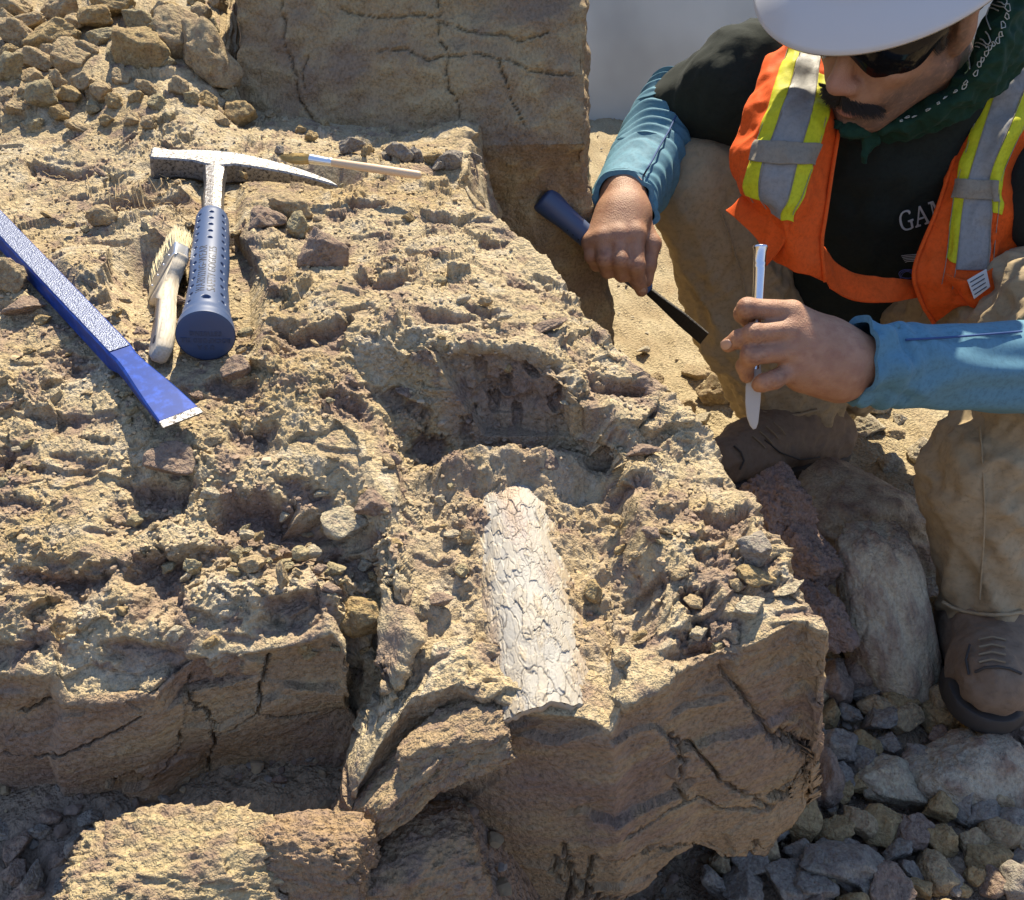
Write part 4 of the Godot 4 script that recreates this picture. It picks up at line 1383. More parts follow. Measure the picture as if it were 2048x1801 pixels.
	block("rock_slab", at(605, 1718, 0.535), Vector3(0.040, 0.026, 0.018), Vector3(-6, -12, 10), 312, Color(0.36, 0.25, 0.145), "upright brown slab with a lit jagged crest, between the ledge and the bone's block", "rock", 0.10, 7, 14.0)
	block("rock_slab", at(842, 1742, 0.572), Vector3(0.041, 0.034, 0.026), Vector3(8, 10, -4), 313, Color(0.37, 0.26, 0.15), "squat brown block under the prow at the bottom centre", "rock", 0.09, 8, 13.0)
	block("rock_slab", at(792, 1575, 0.556), Vector3(0.043, 0.012, 0.022), Vector3(-8, 10, 42), 315, Color(0.40, 0.30, 0.175), "long slanting ledge of rock on the shaded face, left below the bone", "rock", 0.10, 6, 16.0)
	block("rock_slab", at(905, 1480, 0.548), Vector3(0.034, 0.016, 0.020), Vector3(-6, 6, 24), 316, Color(0.38, 0.28, 0.165), "short overhanging step of rock just left below the bone's end", "rock", 0.10, 6, 16.0)
	var left := "dark stones in the shade below the ledge"
	for s in [[30, 1700, 60, 44], [75, 1665, 50, 36], [95, 1640, 44, 30], [30, 1750, 56, 50], [70, 1760, 36, 70], [150, 1690, 30, 60], [10, 1660, 40, 30], [120, 1720, 40, 30], [50, 1790, 60, 40], [120, 1780, 50, 30], [180, 1640, 40, 22], [250, 1630, 30, 18], [330, 1600, 30, 18], [620, 1520, 22, 14], [660, 1500, 20, 14], [560, 1560, 24, 16]]:
		var tn: String = ["grey", "mauve"][rng.randi() % 2]
		stone(s[0], s[1], s[2], s[3], tn, rng.randf_range(-40, 40), told(s[2], s[3], 40.0, tn, "stone", s[0], s[1]), left, "stone", true)
	scatter_grit()
	dry_roots()

# crumbs too many and too small to tell apart
func scatter_grit() -> void:
	var smooth_base := stone_mesh(900, 1, 9, 30.0, 0.0, Vector3.ONE, Color(0.9, 0.9, 0.9))
	var fa := smooth_base.surface_get_arrays(0)
	fa[Mesh.ARRAY_NORMAL] = null
	var base := ArrayMesh.new()
	base.add_surface_from_arrays(Mesh.PRIMITIVE_TRIANGLES, fa)
	var places: Array[Transform3D] = []
	var cols: Array[Color] = []
	var edge := int(NT * 0.70)
	var clump := noise(FastNoiseLite.TYPE_SIMPLEX_SMOOTH, 14.0, 905, 3)
	for n in 15000:
		var j := rng.randi_range(int(NT * 0.10), edge)
		var i := rng.randi_range(1, NS - 80)
		var q := j * NS + i
		var p := oc_pos[q]
		if clump.get_noise_3dv(p) * 1.6 + rng.randf() < 0.25: continue
		var s := 0.0006 + 0.0018 * pow(rng.randf(), 3.0)
		if rng.randf() < 0.02: s *= 1.9
		var bs := Basis.from_euler(Vector3(rng.randf() * TAU, rng.randf() * TAU, rng.randf() * TAU)).scaled(Vector3(s, s * rng.randf_range(0.4, 0.9), s))
		places.append(Transform3D(bs, p + oc_norm[q] * s * 0.4))
		cols.append(oc_col[q] * rng.randf_range(0.72, 1.0))
	add_grit("crumbs", base, places, cols)
	places = []
	cols = []
	for n in 11000:
		var x := 0.0
		var f := 0.0
		if n < 7000:
			x = rng.randf_range(0.1, 0.75)
			f = rng.randf_range(0.25, 1.1)
		elif n < 7900:
			x = rng.randf_range(-0.45, 0.0)
			f = rng.randf_range(0.26, 0.5)
		else:
			x = rng.randf_range(0.0, 1.4)
			f = rng.randf_range(0.9, 3.7)
		var s := (0.0012 + 0.006 * pow(rng.randf(), 4.0)) * (1.0 if f < 1.2 else 0.8)
		var bs := Basis.from_euler(Vector3(rng.randf() * TAU, rng.randf() * TAU, rng.randf() * TAU)).scaled(Vector3(s, s * rng.randf_range(0.5, 0.9), s))
		places.append(Transform3D(bs, Vector3(x, ground_height(x, f) + s * 0.2, -f)))
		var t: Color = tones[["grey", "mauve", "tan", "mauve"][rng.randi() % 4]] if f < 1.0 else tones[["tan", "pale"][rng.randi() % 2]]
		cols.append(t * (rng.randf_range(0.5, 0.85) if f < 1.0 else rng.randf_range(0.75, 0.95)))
	add_grit("gravel", base, places, cols)

func add_grit(called: String, shape: Mesh, places: Array[Transform3D], cols: Array[Color]) -> void:
	var mm := MultiMesh.new()
	mm.transform_format = MultiMesh.TRANSFORM_3D
	mm.use_colors = true
	mm.mesh = shape
	mm.instance_count = places.size()
	for k in places.size():
		mm.set_instance_transform(k, places[k])
		mm.set_instance_color(k, cols[k])
	var o := MultiMeshInstance3D.new()
	o.multimesh = mm
	var m := plain("grit", Color.WHITE, 0.95)
	m.vertex_color_use_as_albedo = true
	o.material_override = m
	o.name = numbered(called)
	add_child(o)
	tag(o, "", "", "", "stuff")

func dry_roots() -> void:
	var m := plain("dry root", Color(0.40, 0.29, 0.15), 0.8)
	var r := RandomNumberGenerator.new()
	r.seed = 515
	var root := thing("dry_roots", "wisps of dry fine roots hanging from the bank left of the hammer shaft", "roots")
	for n in 46:
		var px := 310.0 + r.randfn() * 42.0
		var py := 395.0 + r.randfn() * 26.0
		if n > 36:
			px = 130.0 + r.randfn() * 16.0
			py = 375.0 + r.randfn() * 14.0
		var pts := []
		var rad := []
		var ang := r.randf() * TAU
		for k in 5:
			var s := surface(px, py)
			if s.is_empty(): break
			pts.append(s[0] + Vector3(0, 0.0015 + 0.005 * r.randf(), 0.002))
			rad.append(0.00035)
			px += cos(ang) * 11.0
			py += sin(ang) * 8.0
			ang += r.randfn() * 0.6
		if pts.size() > 2: put("root", tube(pts, rad, 4), m, root)


# ---------- soft bodies: distances to tapered limbs, joined smoothly, then meshed with one corner per crossed cell
class Field:
	var o: Vector3
	var c: float
	var nx: int
	var ny: int
	var nz: int
	var d := PackedFloat32Array()
	func _init(lo: Vector3, hi: Vector3, cell: float) -> void:
		o = lo
		c = cell
		nx = int((hi.x - lo.x) / cell) + 2
		ny = int((hi.y - lo.y) / cell) + 2
		nz = int((hi.z - lo.z) / cell) + 2
		d.resize(nx * ny * nz)
		d.fill(0.5)
	func limb(a: Vector3, b: Vector3, ra: float, rb: float, k: float) -> void:
		var r := maxf(ra, rb) + k + c * 2.0
		var lo := Vector3(minf(a.x, b.x), minf(a.y, b.y), minf(a.z, b.z)) - Vector3.ONE * r - o
		var hi := Vector3(maxf(a.x, b.x), maxf(a.y, b.y), maxf(a.z, b.z)) + Vector3.ONE * r - o
		var ab := b - a
		var inv := 1.0 / maxf(ab.length_squared(), 1e-9)
		for z in range(maxi(0, int(lo.z / c)), mini(nz, int(hi.z / c) + 1)):
			for y in range(maxi(0, int(lo.y / c)), mini(ny, int(hi.y / c) + 1)):
				var q := (z * ny + y) * nx
				for x in range(maxi(0, int(lo.x / c)), mini(nx, int(hi.x / c) + 1)):
					var p := o + Vector3(x, y, z) * c - a
					var h := clampf(p.dot(ab) * inv, 0.0, 1.0)
					var s := (p - ab * h).length() - (ra + (rb - ra) * h)
					var e := d[q + x]
					var g := maxf(k - absf(s - e), 0.0) / k
					d[q + x] = minf(s, e) - g * g * k * 0.25
	func egg(m: Vector3, bs: Basis, rad: Vector3, k: float, cut := false) -> void:
		var r := maxf(rad.x, maxf(rad.y, rad.z)) + k + c * 2.0
		var lo := m - Vector3.ONE * r - o
		var hi := m + Vector3.ONE * r - o
		var inv := bs.transposed()
		for z in range(maxi(0, int(lo.z / c)), mini(nz, int(hi.z / c) + 1)):
			for y in range(maxi(0, int(lo.y / c)), mini(ny, int(hi.y / c) + 1)):
				var q := (z * ny + y) * nx
				for x in range(maxi(0, int(lo.x / c)), mini(nx, int(hi.x / c) + 1)):
					var p := inv * (o + Vector3(x, y, z) * c - m)
					var e1 := p / rad
					var l1 := e1.length()
					var l2 := (e1 / rad).length()
					var s := l1 * (l1 - 1.0) / maxf(l2, 1e-6)
					var e := d[q + x]
					if cut:
						var g := maxf(k - absf(-s - e), 0.0) / k
						d[q + x] = maxf(-s, e) + g * g * k * 0.25
					else:
						var g := maxf(k - absf(s - e), 0.0) / k
						d[q + x] = minf(s, e) - g * g * k * 0.25
	# [corners, clockwise triangles]
	func net() -> Array:
		var v := PackedVector3Array()
		var idx := PackedInt32Array()
		var at_cell := PackedInt32Array()
		at_cell.resize(nx * ny * nz)
		at_cell.fill(-1)
		var sx := 1
		var sy := nx
		var sz := nx * ny
		var offs := PackedInt32Array([0, sx, sy, sx + sy, sz, sx + sz, sy + sz, sx + sy + sz])
		var cr: Array[Vector3] = [Vector3(0, 0, 0), Vector3(1, 0, 0), Vector3(0, 1, 0), Vector3(1, 1, 0), Vector3(0, 0, 1), Vector3(1, 0, 1), Vector3(0, 1, 1), Vector3(1, 1, 1)]
		var edges := PackedInt32Array([0, 1, 2, 3, 4, 5, 6, 7, 0, 2, 1, 3, 4, 6, 5, 7, 0, 4, 1, 5, 2, 6, 3, 7])
		for z in nz - 1:
			for y in ny - 1:
				var q0 := z * sz + y * sy
				for x in nx - 1:
					var q := q0 + x
					var first := d[q]
					if absf(first) > c * 2.5: continue
					var mask := 0
					for k in 8:
						if d[q + offs[k]] < 0.0: mask |= 1 << k
					if mask == 0 or mask == 255: continue
					var s := Vector3.ZERO
					var n := 0
					for k in range(0, 24, 2):
						var da := d[q + offs[edges[k]]]
						var db := d[q + offs[edges[k + 1]]]
						if (da < 0.0) == (db < 0.0): continue
						s += cr[edges[k]].lerp(cr[edges[k + 1]], da / (da - db))
						n += 1
					at_cell[q] = v.size()
					v.append(o + (Vector3(x, y, z) + s / n) * c)
		for z in range(1, nz - 1):
			for y in range(1, ny - 1):
				for x in range(1, nx - 1):
					var q := z * sz + y * sy + x
					var a := d[q]
					if absf(a) > c * 2.5: continue
					var ins := a < 0.0
					for e in 3:
						var st := sx if e == 0 else (sy if e == 1 else sz)
						if ins == (d[q + st] < 0.0): continue
						var u := sy if e == 0 else (sz if e == 1 else sx)
						var w := sz if e == 0 else (sx if e == 1 else sy)
						var c0 := at_cell[q]
						var c1 := at_cell[q - u]
						var c2 := at_cell[q - u - w]
						var c3 := at_cell[q - w]
						if c0 < 0 or c1 < 0 or c2 < 0 or c3 < 0: continue
						if ins: idx.append_array(PackedInt32Array([c0, c2, c1, c0, c3, c2]))
						else: idx.append_array(PackedInt32Array([c0, c1, c2, c0, c2, c3]))
		return [v, idx]

func smooth_wrinkle(v: PackedVector3Array, idx: PackedInt32Array, how: Callable) -> void:
	var n := normals_of(v, idx)
	for k in v.size(): v[k] += n[k] * float(how.call(v[k], n[k]))

# a cloth panel through a net of places [x, y, distance]; thickness behind; folds(p, u, v) along the normal
func panel_points(rows: Array, nu: int, nv: int, u0 := 0.0, u1 := 1.0, v0 := 0.0, v1 := 1.0) -> PackedVector3Array:
	var ctl := []
	for r in rows:
		var c := PackedVector3Array()
		for p in r: c.append(at(p[0], p[1], p[2]))
		ctl.append(c)
	var out := PackedVector3Array()
	var nr := ctl.size()
	var nc: int = ctl[0].size()
	for j in nv:
		var t := lerpf(v0, v1, float(j) / (nv - 1)) * (nr - 1)
		var r := clampi(int(t), 0, nr - 2)
		var ft := t - r
		var line := PackedVector3Array()
		for c in nc:
			var p0: Vector3 = ctl[maxi(r - 1, 0)][c]
			var p3: Vector3 = ctl[mini(r + 2, nr - 1)][c]
			line.append(ctl[r][c].cubic_interpolate(ctl[r + 1][c], p0, p3, ft))
		for i in nu:
			var s := lerpf(u0, u1, float(i) / (nu - 1)) * (nc - 1)
			var c := clampi(int(s), 0, nc - 2)
			out.append(line[c].cubic_interpolate(line[c + 1], line[maxi(c - 1, 0)], line[mini(c + 2, nc - 1)], s - c))
	return out

func panel(rows: Array, nu: int, nv: int, thick: float, folds: Callable, u0 := 0.0, u1 := 1.0, v0 := 0.0, v1 := 1.0, lift := 0.0, uvs := false) -> ArrayMesh:
	var v := panel_points(rows, nu, nv, u0, u1, v0, v1)
	var idx := grid_index(nu, nv)
	var n := normals_of(v, idx)
	var c := v[(nv / 2) * nu + nu / 2]
	var face := 1.0 if n[(nv / 2) * nu + nu / 2].dot(Vector3(0, EYE_Y, 0) - c) > 0.0 else -1.0
	if face < 0: idx = grid_index(nu, nv, true)
	for k in v.size(): n[k] *= face
	var front := PackedVector3Array()
	for k in v.size(): front.append(v[k] + n[k] * (lift + float(folds.call(v[k]))))
	var all := front.duplicate()
	for k in v.size(): all.append(front[k] - n[k] * thick)
	var back := idx.duplicate()
	for k in range(0, back.size(), 3):
		var s := back[k + 1]
		back[k + 1] = back[k + 2]
		back[k + 2] = s
	var total := v.size()
	for k in back.size(): back[k] += total
	idx.append_array(back)
	var rim := []
	for i in nu - 1: rim.append([i, i + 1]); rim.append([(nv - 1) * nu + i + 1, (nv - 1) * nu + i])
	for j in nv - 1: rim.append([(j + 1) * nu, j * nu]); rim.append([j * nu + nu - 1, (j + 1) * nu + nu - 1])
	for e in rim: idx.append_array(PackedInt32Array([e[0], e[0] + total, e[1], e[1], e[0] + total, e[1] + total]))
	var uv := PackedVector2Array()
	if uvs:
		for q in 2:
			for j in nv:
				for i in nu: uv.append(Vector2(float(i) / (nu - 1), float(j) / (nv - 1)))
	return array_mesh(all, idx, PackedColorArray(), uv)

# a sleeve or the like: rings along a path, displaced
func sleeve(points: Array, radii: Array, n: int, steps: int, folds: Callable, squash := 1.0) -> ArrayMesh:
	var rings := []
	var side := Vector3.ZERO
	var m := points.size()
	for k in steps:
		var s := float(k) / (steps - 1) * (m - 1)
		var q := clampi(int(s), 0, m - 2)
		var f := s - q
		var c: Vector3 = points[q].cubic_interpolate(points[q + 1], points[maxi(q - 1, 0)], points[mini(q + 2, m - 1)], f)
		var c2: Vector3 = points[q].cubic_interpolate(points[q + 1], points[maxi(q - 1, 0)], points[mini(q + 2, m - 1)], minf(f + 0.02, 1.0)) if f < 0.97 else c + (points[q + 1] - points[q]) * 0.02
		var t := (c2 - c).normalized()
		if k == 0: side = t.cross(Vector3.UP).normalized()
		side = (side - t * side.dot(t)).normalized()
		var up := side.cross(t).normalized()
		var r: float = lerpf(radii[q], radii[q + 1], smoothstep(0.0, 1.0, f))
		var ring := PackedVector3Array()
		for i in n:
			var g := TAU * i / n
			var rr: float = r + folds.call(float(k) / (steps - 1), g)
			ring.append(c + side * cos(g) * rr + up * sin(g) * rr * squash)
		rings.append(ring)
	# open ends turned in, so the cloth has an inside
	var a := PackedVector3Array()
	var c0 := Vector3.ZERO
	for p in rings[-1]: c0 += p
	c0 /= n
	for p in rings[-1]: a.append(c0 + (p - c0) * 0.90)
	rings.append(a)
	var r2: PackedVector3Array = rings[-3]
	var b := PackedVector3Array()
	c0 = Vector3.ZERO
	for p in r2: c0 += p
	c0 /= n
	for p in r2: b.append(c0 + (p - c0) * 0.86)
	rings.append(b)
	var test: Vector3 = rings[0][1] - rings[0][0]
	var fl := test.cross(rings[1][0] - rings[0][0]).dot(rings[0][0] - points[0]) > 0.0
	if fl:
		for r in rings: r.reverse()
	return loft(rings, true, false)


# ---------- the person
var hd := Transform3D()
const HS := 0.00096

func hp(f: float, u: float, l: float) -> Vector3:
	return hd * (Vector3(f, u, l) * HS)

func skin_tone(name_: String) -> StandardMaterial3D:
	var m := plain(name_, Color.WHITE, 0.58)
	m.vertex_color_use_as_albedo = true
	m.subsurf_scatter_enabled = true
	m.subsurf_scatter_strength = 0.015
	var n := noise(FastNoiseLite.TYPE_CELLULAR, 0.05, 401, 3, 0.6)
	return grained(m, null, noise_tex(n, 512), 22.0, 0.06)

func fabric(name_: String, c: Color, rough: float, weave := 26.0, relief := 0.03) -> StandardMaterial3D:
	var m := plain(name_, c, rough)
	m.rim_enabled = true
	m.rim = 0.25
	m.rim_tint = 0.6
	m.metallic_specular = 0.3
	var n := noise(FastNoiseLite.TYPE_SIMPLEX_SMOOTH, 0.02, 411, 6, 0.7)
	return grained(m, noise_tex(n, 512, [[0.0, 0.5, 1.0], [grey(0.80), grey(0.95), grey(1.0)]]), noise_tex(n, 512), weave * 0.4, relief)

func z6(x: float, y: float, d: float) -> Vector3: return at(1420.0 + x / 4.3825, 470.0 + y / 4.3825, d)
func z5(x: float, y: float, d: float) -> Vector3: return at(1040.0 + x / 4.9925, 360.0 + y / 4.9925, d)

func finger(fl: Field, pts: Array, radii: Array) -> void:
	for k in pts.size() - 1: fl.limb(pts[k], pts[k + 1], radii[k], radii[k + 1], 0.0035)
	for k in range(1, pts.size() - 1): fl.limb(pts[k], pts[k], radii[k] * 1.05, radii[k] * 1.05, 0.003)

func bounds_of(pts: Array, pad: float) -> Array:
	var lo: Vector3 = pts[0]
	var hi: Vector3 = pts[0]
	for p in pts:
		lo = Vector3(minf(lo.x, p.x), minf(lo.y, p.y), minf(lo.z, p.z))
		hi = Vector3(maxf(hi.x, p.x), maxf(hi.y, p.y), maxf(hi.z, p.z))
	return [lo - Vector3.ONE * pad, hi + Vector3.ONE * pad]

func build_person() -> void:
	var root := thing("person", "crouching person in white hard hat and orange safety vest, holding two chisels", "person", at(1650, 900, 1.45))
	var away := Transform3D(Basis.IDENTITY, -root.position)
	var F := cam_dir(-0.760, -0.639, -0.117).normalized()
	var U := cam_dir(-0.324, 0.530, -0.784).normalized()
	U = (U - F * U.dot(F)).normalized()
	var L := F.cross(U).normalized()
	if L.x < 0: L = -L
	hd = Transform3D(Basis(F, U, L), at(1812, 26, 1.02))
	var st_v := PackedVector3Array()
	var st_i := PackedInt32Array()
	var st_c := PackedColorArray()
	var skin := Color(0.325, 0.170, 0.098)
	var deep := Color(0.25, 0.110, 0.065)
	var pale := Color(0.39, 0.215, 0.130)
	var n1 := noise(FastNoiseLite.TYPE_SIMPLEX_SMOOTH, 40.0, 421, 3)
	var n2 := noise(FastNoiseLite.TYPE_SIMPLEX_SMOOTH, 300.0, 423, 3)
	var add := func(net: Array, tone: Callable) -> void:
		var first := st_v.size()
		st_v.append_array(net[0])
		for q in net[1]: st_i.append(first + q)
		for p in net[0]: st_c.append(tone.call(p))
	# head
	var fl := Field.new(hp(20, -30, 0) - Vector3.ONE * 0.175, hp(20, -30, 0) + Vector3.ONE * 0.175, 0.0034)
	var hb := hd.basis
	var egg := func(f: float, u: float, l: float, rf: float, ru: float, rl: float, k := 10.0) -> void: fl.egg(hp(f, u, l), hb, Vector3(rf, ru, rl) * HS, k * HS)
	egg.call(-12.0, 45.0, 0.0, 96.0, 88.0, 75.0)
	egg.call(38.0, -8.0, 0.0, 56.0, 78.0, 62.0, 16.0)
	egg.call(58.0, -52.0, 0.0, 42.0, 42.0, 44.0, 14.0)
	for s in [-1.0, 1.0]:
		fl.limb(hp(10, -46, 52 * s), hp(78, -84, 20 * s), 0.021, 0.018, 0.016)
		egg.call(66.0, -14.0, 38.0 * s, 25.0, 22.0, 24.0, 14.0)
		egg.call(103.0, -27.0, 14.0 * s, 12.0, 9.0, 8.5, 5.0)
		egg.call(76.0, -42.0, 30.0 * s, 20.0, 24.0, 18.0, 12.0)
		fl.limb(hp(-6, 22, 76 * s), hp(4, -22, 74 * s), 0.013, 0.007, 0.004)
		egg.call(-4.0, 4.0, 80.0 * s, 16.0, 27.0, 6.0, 4.0)
	fl.limb(hp(88, 40, -34), hp(88, 40, 34), 0.013, 0.013, 0.012)
	fl.limb(hp(88, 22, 0), hp(112, -20, 0), 0.0085, 0.0120, 0.010)
	egg.call(113.0, -21.0, 0.0, 12.5, 10.5, 12.0, 6.0)
	egg.call(94.0, -46.0, 0.0, 14.0, 14.0, 28.0, 10.0)
	egg.call(100.0, -57.0, 0.0, 10.0, 5.5, 21.0, 3.0)
	egg.call(97.5, -69.0, 0.0, 10.5, 6.5, 18.0, 3.0)
	egg.call(87.0, -91.0, 0.0, 17.0, 14.0, 20.0, 12.0)
	fl.egg(hp(108, -63.0, 0), hb, Vector3(9, 1.6, 20) * HS, 0.002, true)
	fl.limb(hp(-12, -40, 0), hp(-38, -130, 0), 0.055, 0.062, 0.03)
	var hinv := hd.affine_inverse()
	var head_net := fl.net()
	var hv: PackedVector3Array = head_net[0]
	for k in hv.size():
		var h := hinv * hv[k] / HS
		if h.y > 34.0:
			var s := 1.0 - 0.32 * smoothstep(34.0, 60.0, h.y)
			hv[k] = hp(h.x * s, 34.0 + (h.y - 34.0) * 0.45, h.z * s)
	head_net[0] = hv
	add.call(head_net, func(p: Vector3) -> Color:
		var h := hinv * p / HS
		var c := skin.lerp(pale, clampf(n1.get_noise_3dv(p) * 0.8 + 0.3, 0.0, 0.7)).lerp(deep, clampf(n2.get_noise_3dv(p) * 0.5 + 0.1, 0.0, 0.5))
		var nose := smoothstep(30.0, 8.0, Vector3(h.x - 112.0, h.y + 22.0, h.z).length())
		c = c.lerp(Color(0.42, 0.185, 0.125), nose * 0.6)
		var lip := smoothstep(10.0, 3.0, absf(h.y + 64.0) * 1.1) * smoothstep(24.0, 15.0, absf(h.z)) * smoothstep(86.0, 96.0, h.x)
		c = c.lerp(Color(0.36, 0.13, 0.105), lip * 0.8)
		# stubble on jaw, chin and upper lip
		var beard := smoothstep(-36.0, -62.0, h.y - absf(h.z) * 0.25 + (10.0 if h.x > 90.0 else 0.0)) * smoothstep(112.0, 98.0, h.x)
		beard = maxf(beard, smoothstep(40.0, 20.0, h.x) * smoothstep(-10.0, 10.0, h.x) * smoothstep(50.0, 20.0, absf(h.y - 0.0)) * 0.9)
		return c.lerp(Color(0.085, 0.055, 0.042), clampf(beard * (0.75 + n2.get_noise_3dv(p * 2.6) * 0.9) * (1.0 - lip), 0.0, 0.75)))
	# left hand, on the right in the picture: back of the hand to us, four fingers in front of the chisel, the thumb behind it
	var K := 0.893
	var wrist := z6(1560, 1130, 0.905)
	var hand_pts := [wrist, z6(80, 990, K), z6(300, 480, K), z6(360, 1420, K), z6(900, 1400, K + 0.07), z6(900, 1100, K - 0.03)]
	var bb := bounds_of(hand_pts, 0.035)
	fl = Field.new(bb[0], bb[1], 0.0027)
	fl.limb(wrist, z6(1180, 1120, 0.902), 0.024, 0.028, 0.02)
	var mcp := [z6(720, 672, K), z6(700, 838, K - 0.006), z6(705, 1020, K - 0.005), z6(715, 1190, K + 0.002)]
	for k in 4: fl.limb(z6(1150, 1000 + k * 80, 0.902), mcp[k], 0.021, 0.0112 - k * 0.0004, 0.018)
	fl.limb(z6(1100, 1230, 0.908), z6(800, 1240, 0.905), 0.022, 0.014, 0.02)
	fl.limb(z6(1000, 930, 0.912), z6(800, 900, 0.910), 0.022, 0.016, 0.02)
	finger(fl, [mcp[0], z6(330, 642, K - 0.008), z6(292, 690, K + 0.012), z6(330, 752, K + 0.022)], [0.0112, 0.0098, 0.0088, 0.0078])
	finger(fl, [mcp[1], z6(385, 862, K - 0.012), z6(255, 912, K - 0.002), z6(160, 966, K + 0.006)], [0.0112, 0.0098, 0.0086, 0.0076])
	finger(fl, [mcp[2], z6(360, 1056, K - 0.010), z6(310, 1150, K + 0.006), z6(322, 1238, K + 0.014)], [0.0108, 0.0096, 0.0084, 0.0074])
	finger(fl, [mcp[3], z6(560, 1272, K - 0.008), z6(470, 1296, K - 0.006), z6(432, 1316, K - 0.002)], [0.0106, 0.0088, 0.0082, 0.0076])
	finger(fl, [z6(1000, 1080, K + 0.03), z6(700, 930, K + 0.035), z6(480, 900, K + 0.034), z6(380, 930, K + 0.030)], [0.015, 0.0120, 0.0110, 0.009])
	var joints := [[z6(345, 645, K - 0.016), z6(292, 690, K)], [z6(400, 858, K - 0.02), z6(255, 912, K)], [z6(368, 1050, K - 0.018), z6(310, 1150, K)], [z6(560, 1268, K - 0.015), z6(470, 1296, K)], [z6(258, 905, K - 0.01), z6(160, 966, K)],
		[z5(1158, 850, 1.105), z5(1180, 1010, 1.13)], [z5(1000, 800, 1.10), z5(1025, 940, 1.13)], [z5(850, 790, 1.107), z5(880, 905, 1.13)], [z5(1180, 1010, 1.125), z5(1215, 1105, 1.14)]]
	var hand_tone := func(p: Vector3) -> Color:
		var c := skin.lerp(pale, clampf(n1.get_noise_3dv(p) + 0.25, 0.0, 0.8)).lerp(deep, clampf(n1.get_noise_3dv(p * 2.0 + Vector3.ONE) * 1.0 + 0.1, 0.0, 0.6))
		for jt in joints:
			var off: Vector3 = p - jt[0]
			if off.length_squared() < 0.00022:
				var along: float = off.dot((jt[1] - jt[0]).normalized())
				c = c.lerp(Color(0.14, 0.055, 0.035), 0.55 * pow(absf(cos(along * 900.0)), 6.0) * smoothstep(0.007, 0.002, absf(along)))
		return c.lerp(deep, clampf(n2.get_noise_3dv(p) * 0.6, 0.0, 0.4))
	add.call(fl.net(), hand_tone)
	# right hand, on the left in the picture: knuckles up, fingers closed down over the blue handle
	K = 1.135
	var w2 := z5(1030, 160, 1.165)
	hand_pts = [w2, z5(640, 600, K), z5(1400, 620, K + 0.05), z5(1250, 1180, K), z5(900, 600, K - 0.04)]
	bb = bounds_of(hand_pts, 0.035)
	fl = Field.new(bb[0], bb[1], 0.0029)
	fl.limb(w2, z5(1030, 340, 1.15), 0.031, 0.031, 0.02)
	mcp = [z5(1150, 545, K - 0.014), z5(980, 560, K - 0.018), z5(830, 590, K - 0.014), z5(715, 625, K - 0.002)]
	for k in 4: fl.limb(z5(1110 - k * 60, 360 + k * 18, 1.148), mcp[k], 0.022, 0.0132 - k * 0.0006, 0.02)
	for k in 4: fl.limb(mcp[k], mcp[k], 0.0138 - k * 0.0006, 0.0138 - k * 0.0006, 0.006)
	finger(fl, [mcp[0], z5(1160, 850, K - 0.020), z5(1180, 1010, K + 0.000), z5(1215, 1105, K + 0.010)], [0.0122, 0.0108, 0.0096, 0.0082])
	finger(fl, [mcp[1], z5(1000, 800, K - 0.024), z5(1025, 940, K - 0.002), z5(1040, 960, K + 0.020)], [0.0122, 0.0108, 0.0098, 0.0086])
	finger(fl, [mcp[2], z5(850, 790, K - 0.018), z5(880, 905, K + 0.002), z5(900, 910, K + 0.024)], [0.0118, 0.0106, 0.0094, 0.0082])
	finger(fl, [mcp[3], z5(722, 760, K - 0.004), z5(765, 840, K + 0.012), z5(800, 840, K + 0.028)], [0.0108, 0.0094, 0.0086, 0.0076])
	finger(fl, [z5(1170, 450, 1.155), z5(1310, 640, K + 0.012), z5(1270, 850, K + 0.014), z5(1262, 1000, K + 0.022)], [0.019, 0.0125, 0.0115, 0.0092])
	add.call(fl.net(), hand_tone)
	# what the clothes cover: trunk, arms, legs, in one coarse net
	var J := {
		"neck": hp(-38, -125, 0), "chest": at(1775, 330, 1.29), "belly": at(1735, 520, 1.42), "hips": at(1700, 640, 1.55), "sr": at(1495, 165, 1.24), "sl": at(2085, 200, 1.17),
		"er": at(1352, 232, 1.38), "wr": z5(1030, 200, 1.16), "el": at(2230, 745, 1.0), "wl": z6(1500, 1130, 0.905),
		"hr": at(1630, 610, 1.52), "kr": at(1398, 385, 1.315), "ar": at(1568, 800, 1.50), "hl": at(1790, 640, 1.50), "kl": at(2190, 640, 1.0), "al": at(1985, 1230, 1.105),
	}
	var js := J.values()
	bb = bounds_of(js, 0.17)
	fl = Field.new(bb[0], bb[1], 0.013)
	for b in [["neck", "chest", 0.058, 0.11], ["chest", "belly", 0.12, 0.115], ["belly", "hips", 0.115, 0.12], ["chest", "sr", 0.10, 0.045], ["chest", "sl", 0.10, 0.045], ["sr", "er", 0.040, 0.026], ["er", "wr", 0.026, 0.024], ["sl", "el", 0.040, 0.028], ["el", "wl", 0.028, 0.024],
			["hips", "hr", 0.11, 0.08], ["hr", "kr", 0.08, 0.05], ["kr", "ar", 0.05, 0.035], ["hips", "hl", 0.11, 0.08], ["hl", "kl", 0.08, 0.05], ["kl", "al", 0.05, 0.035]]:
		fl.limb(J[b[0]], J[b[1]], b[2], b[3], 0.03)
	add.call(fl.net(), func(_p): return skin)
	for k in st_v.size(): st_v[k] -= root.position
	put("body", array_mesh(st_v, st_i, st_c), skin_tone("skin"), root)
	var nail_m := plain("fingernail", Color(0.42, 0.26, 0.185), 0.35)
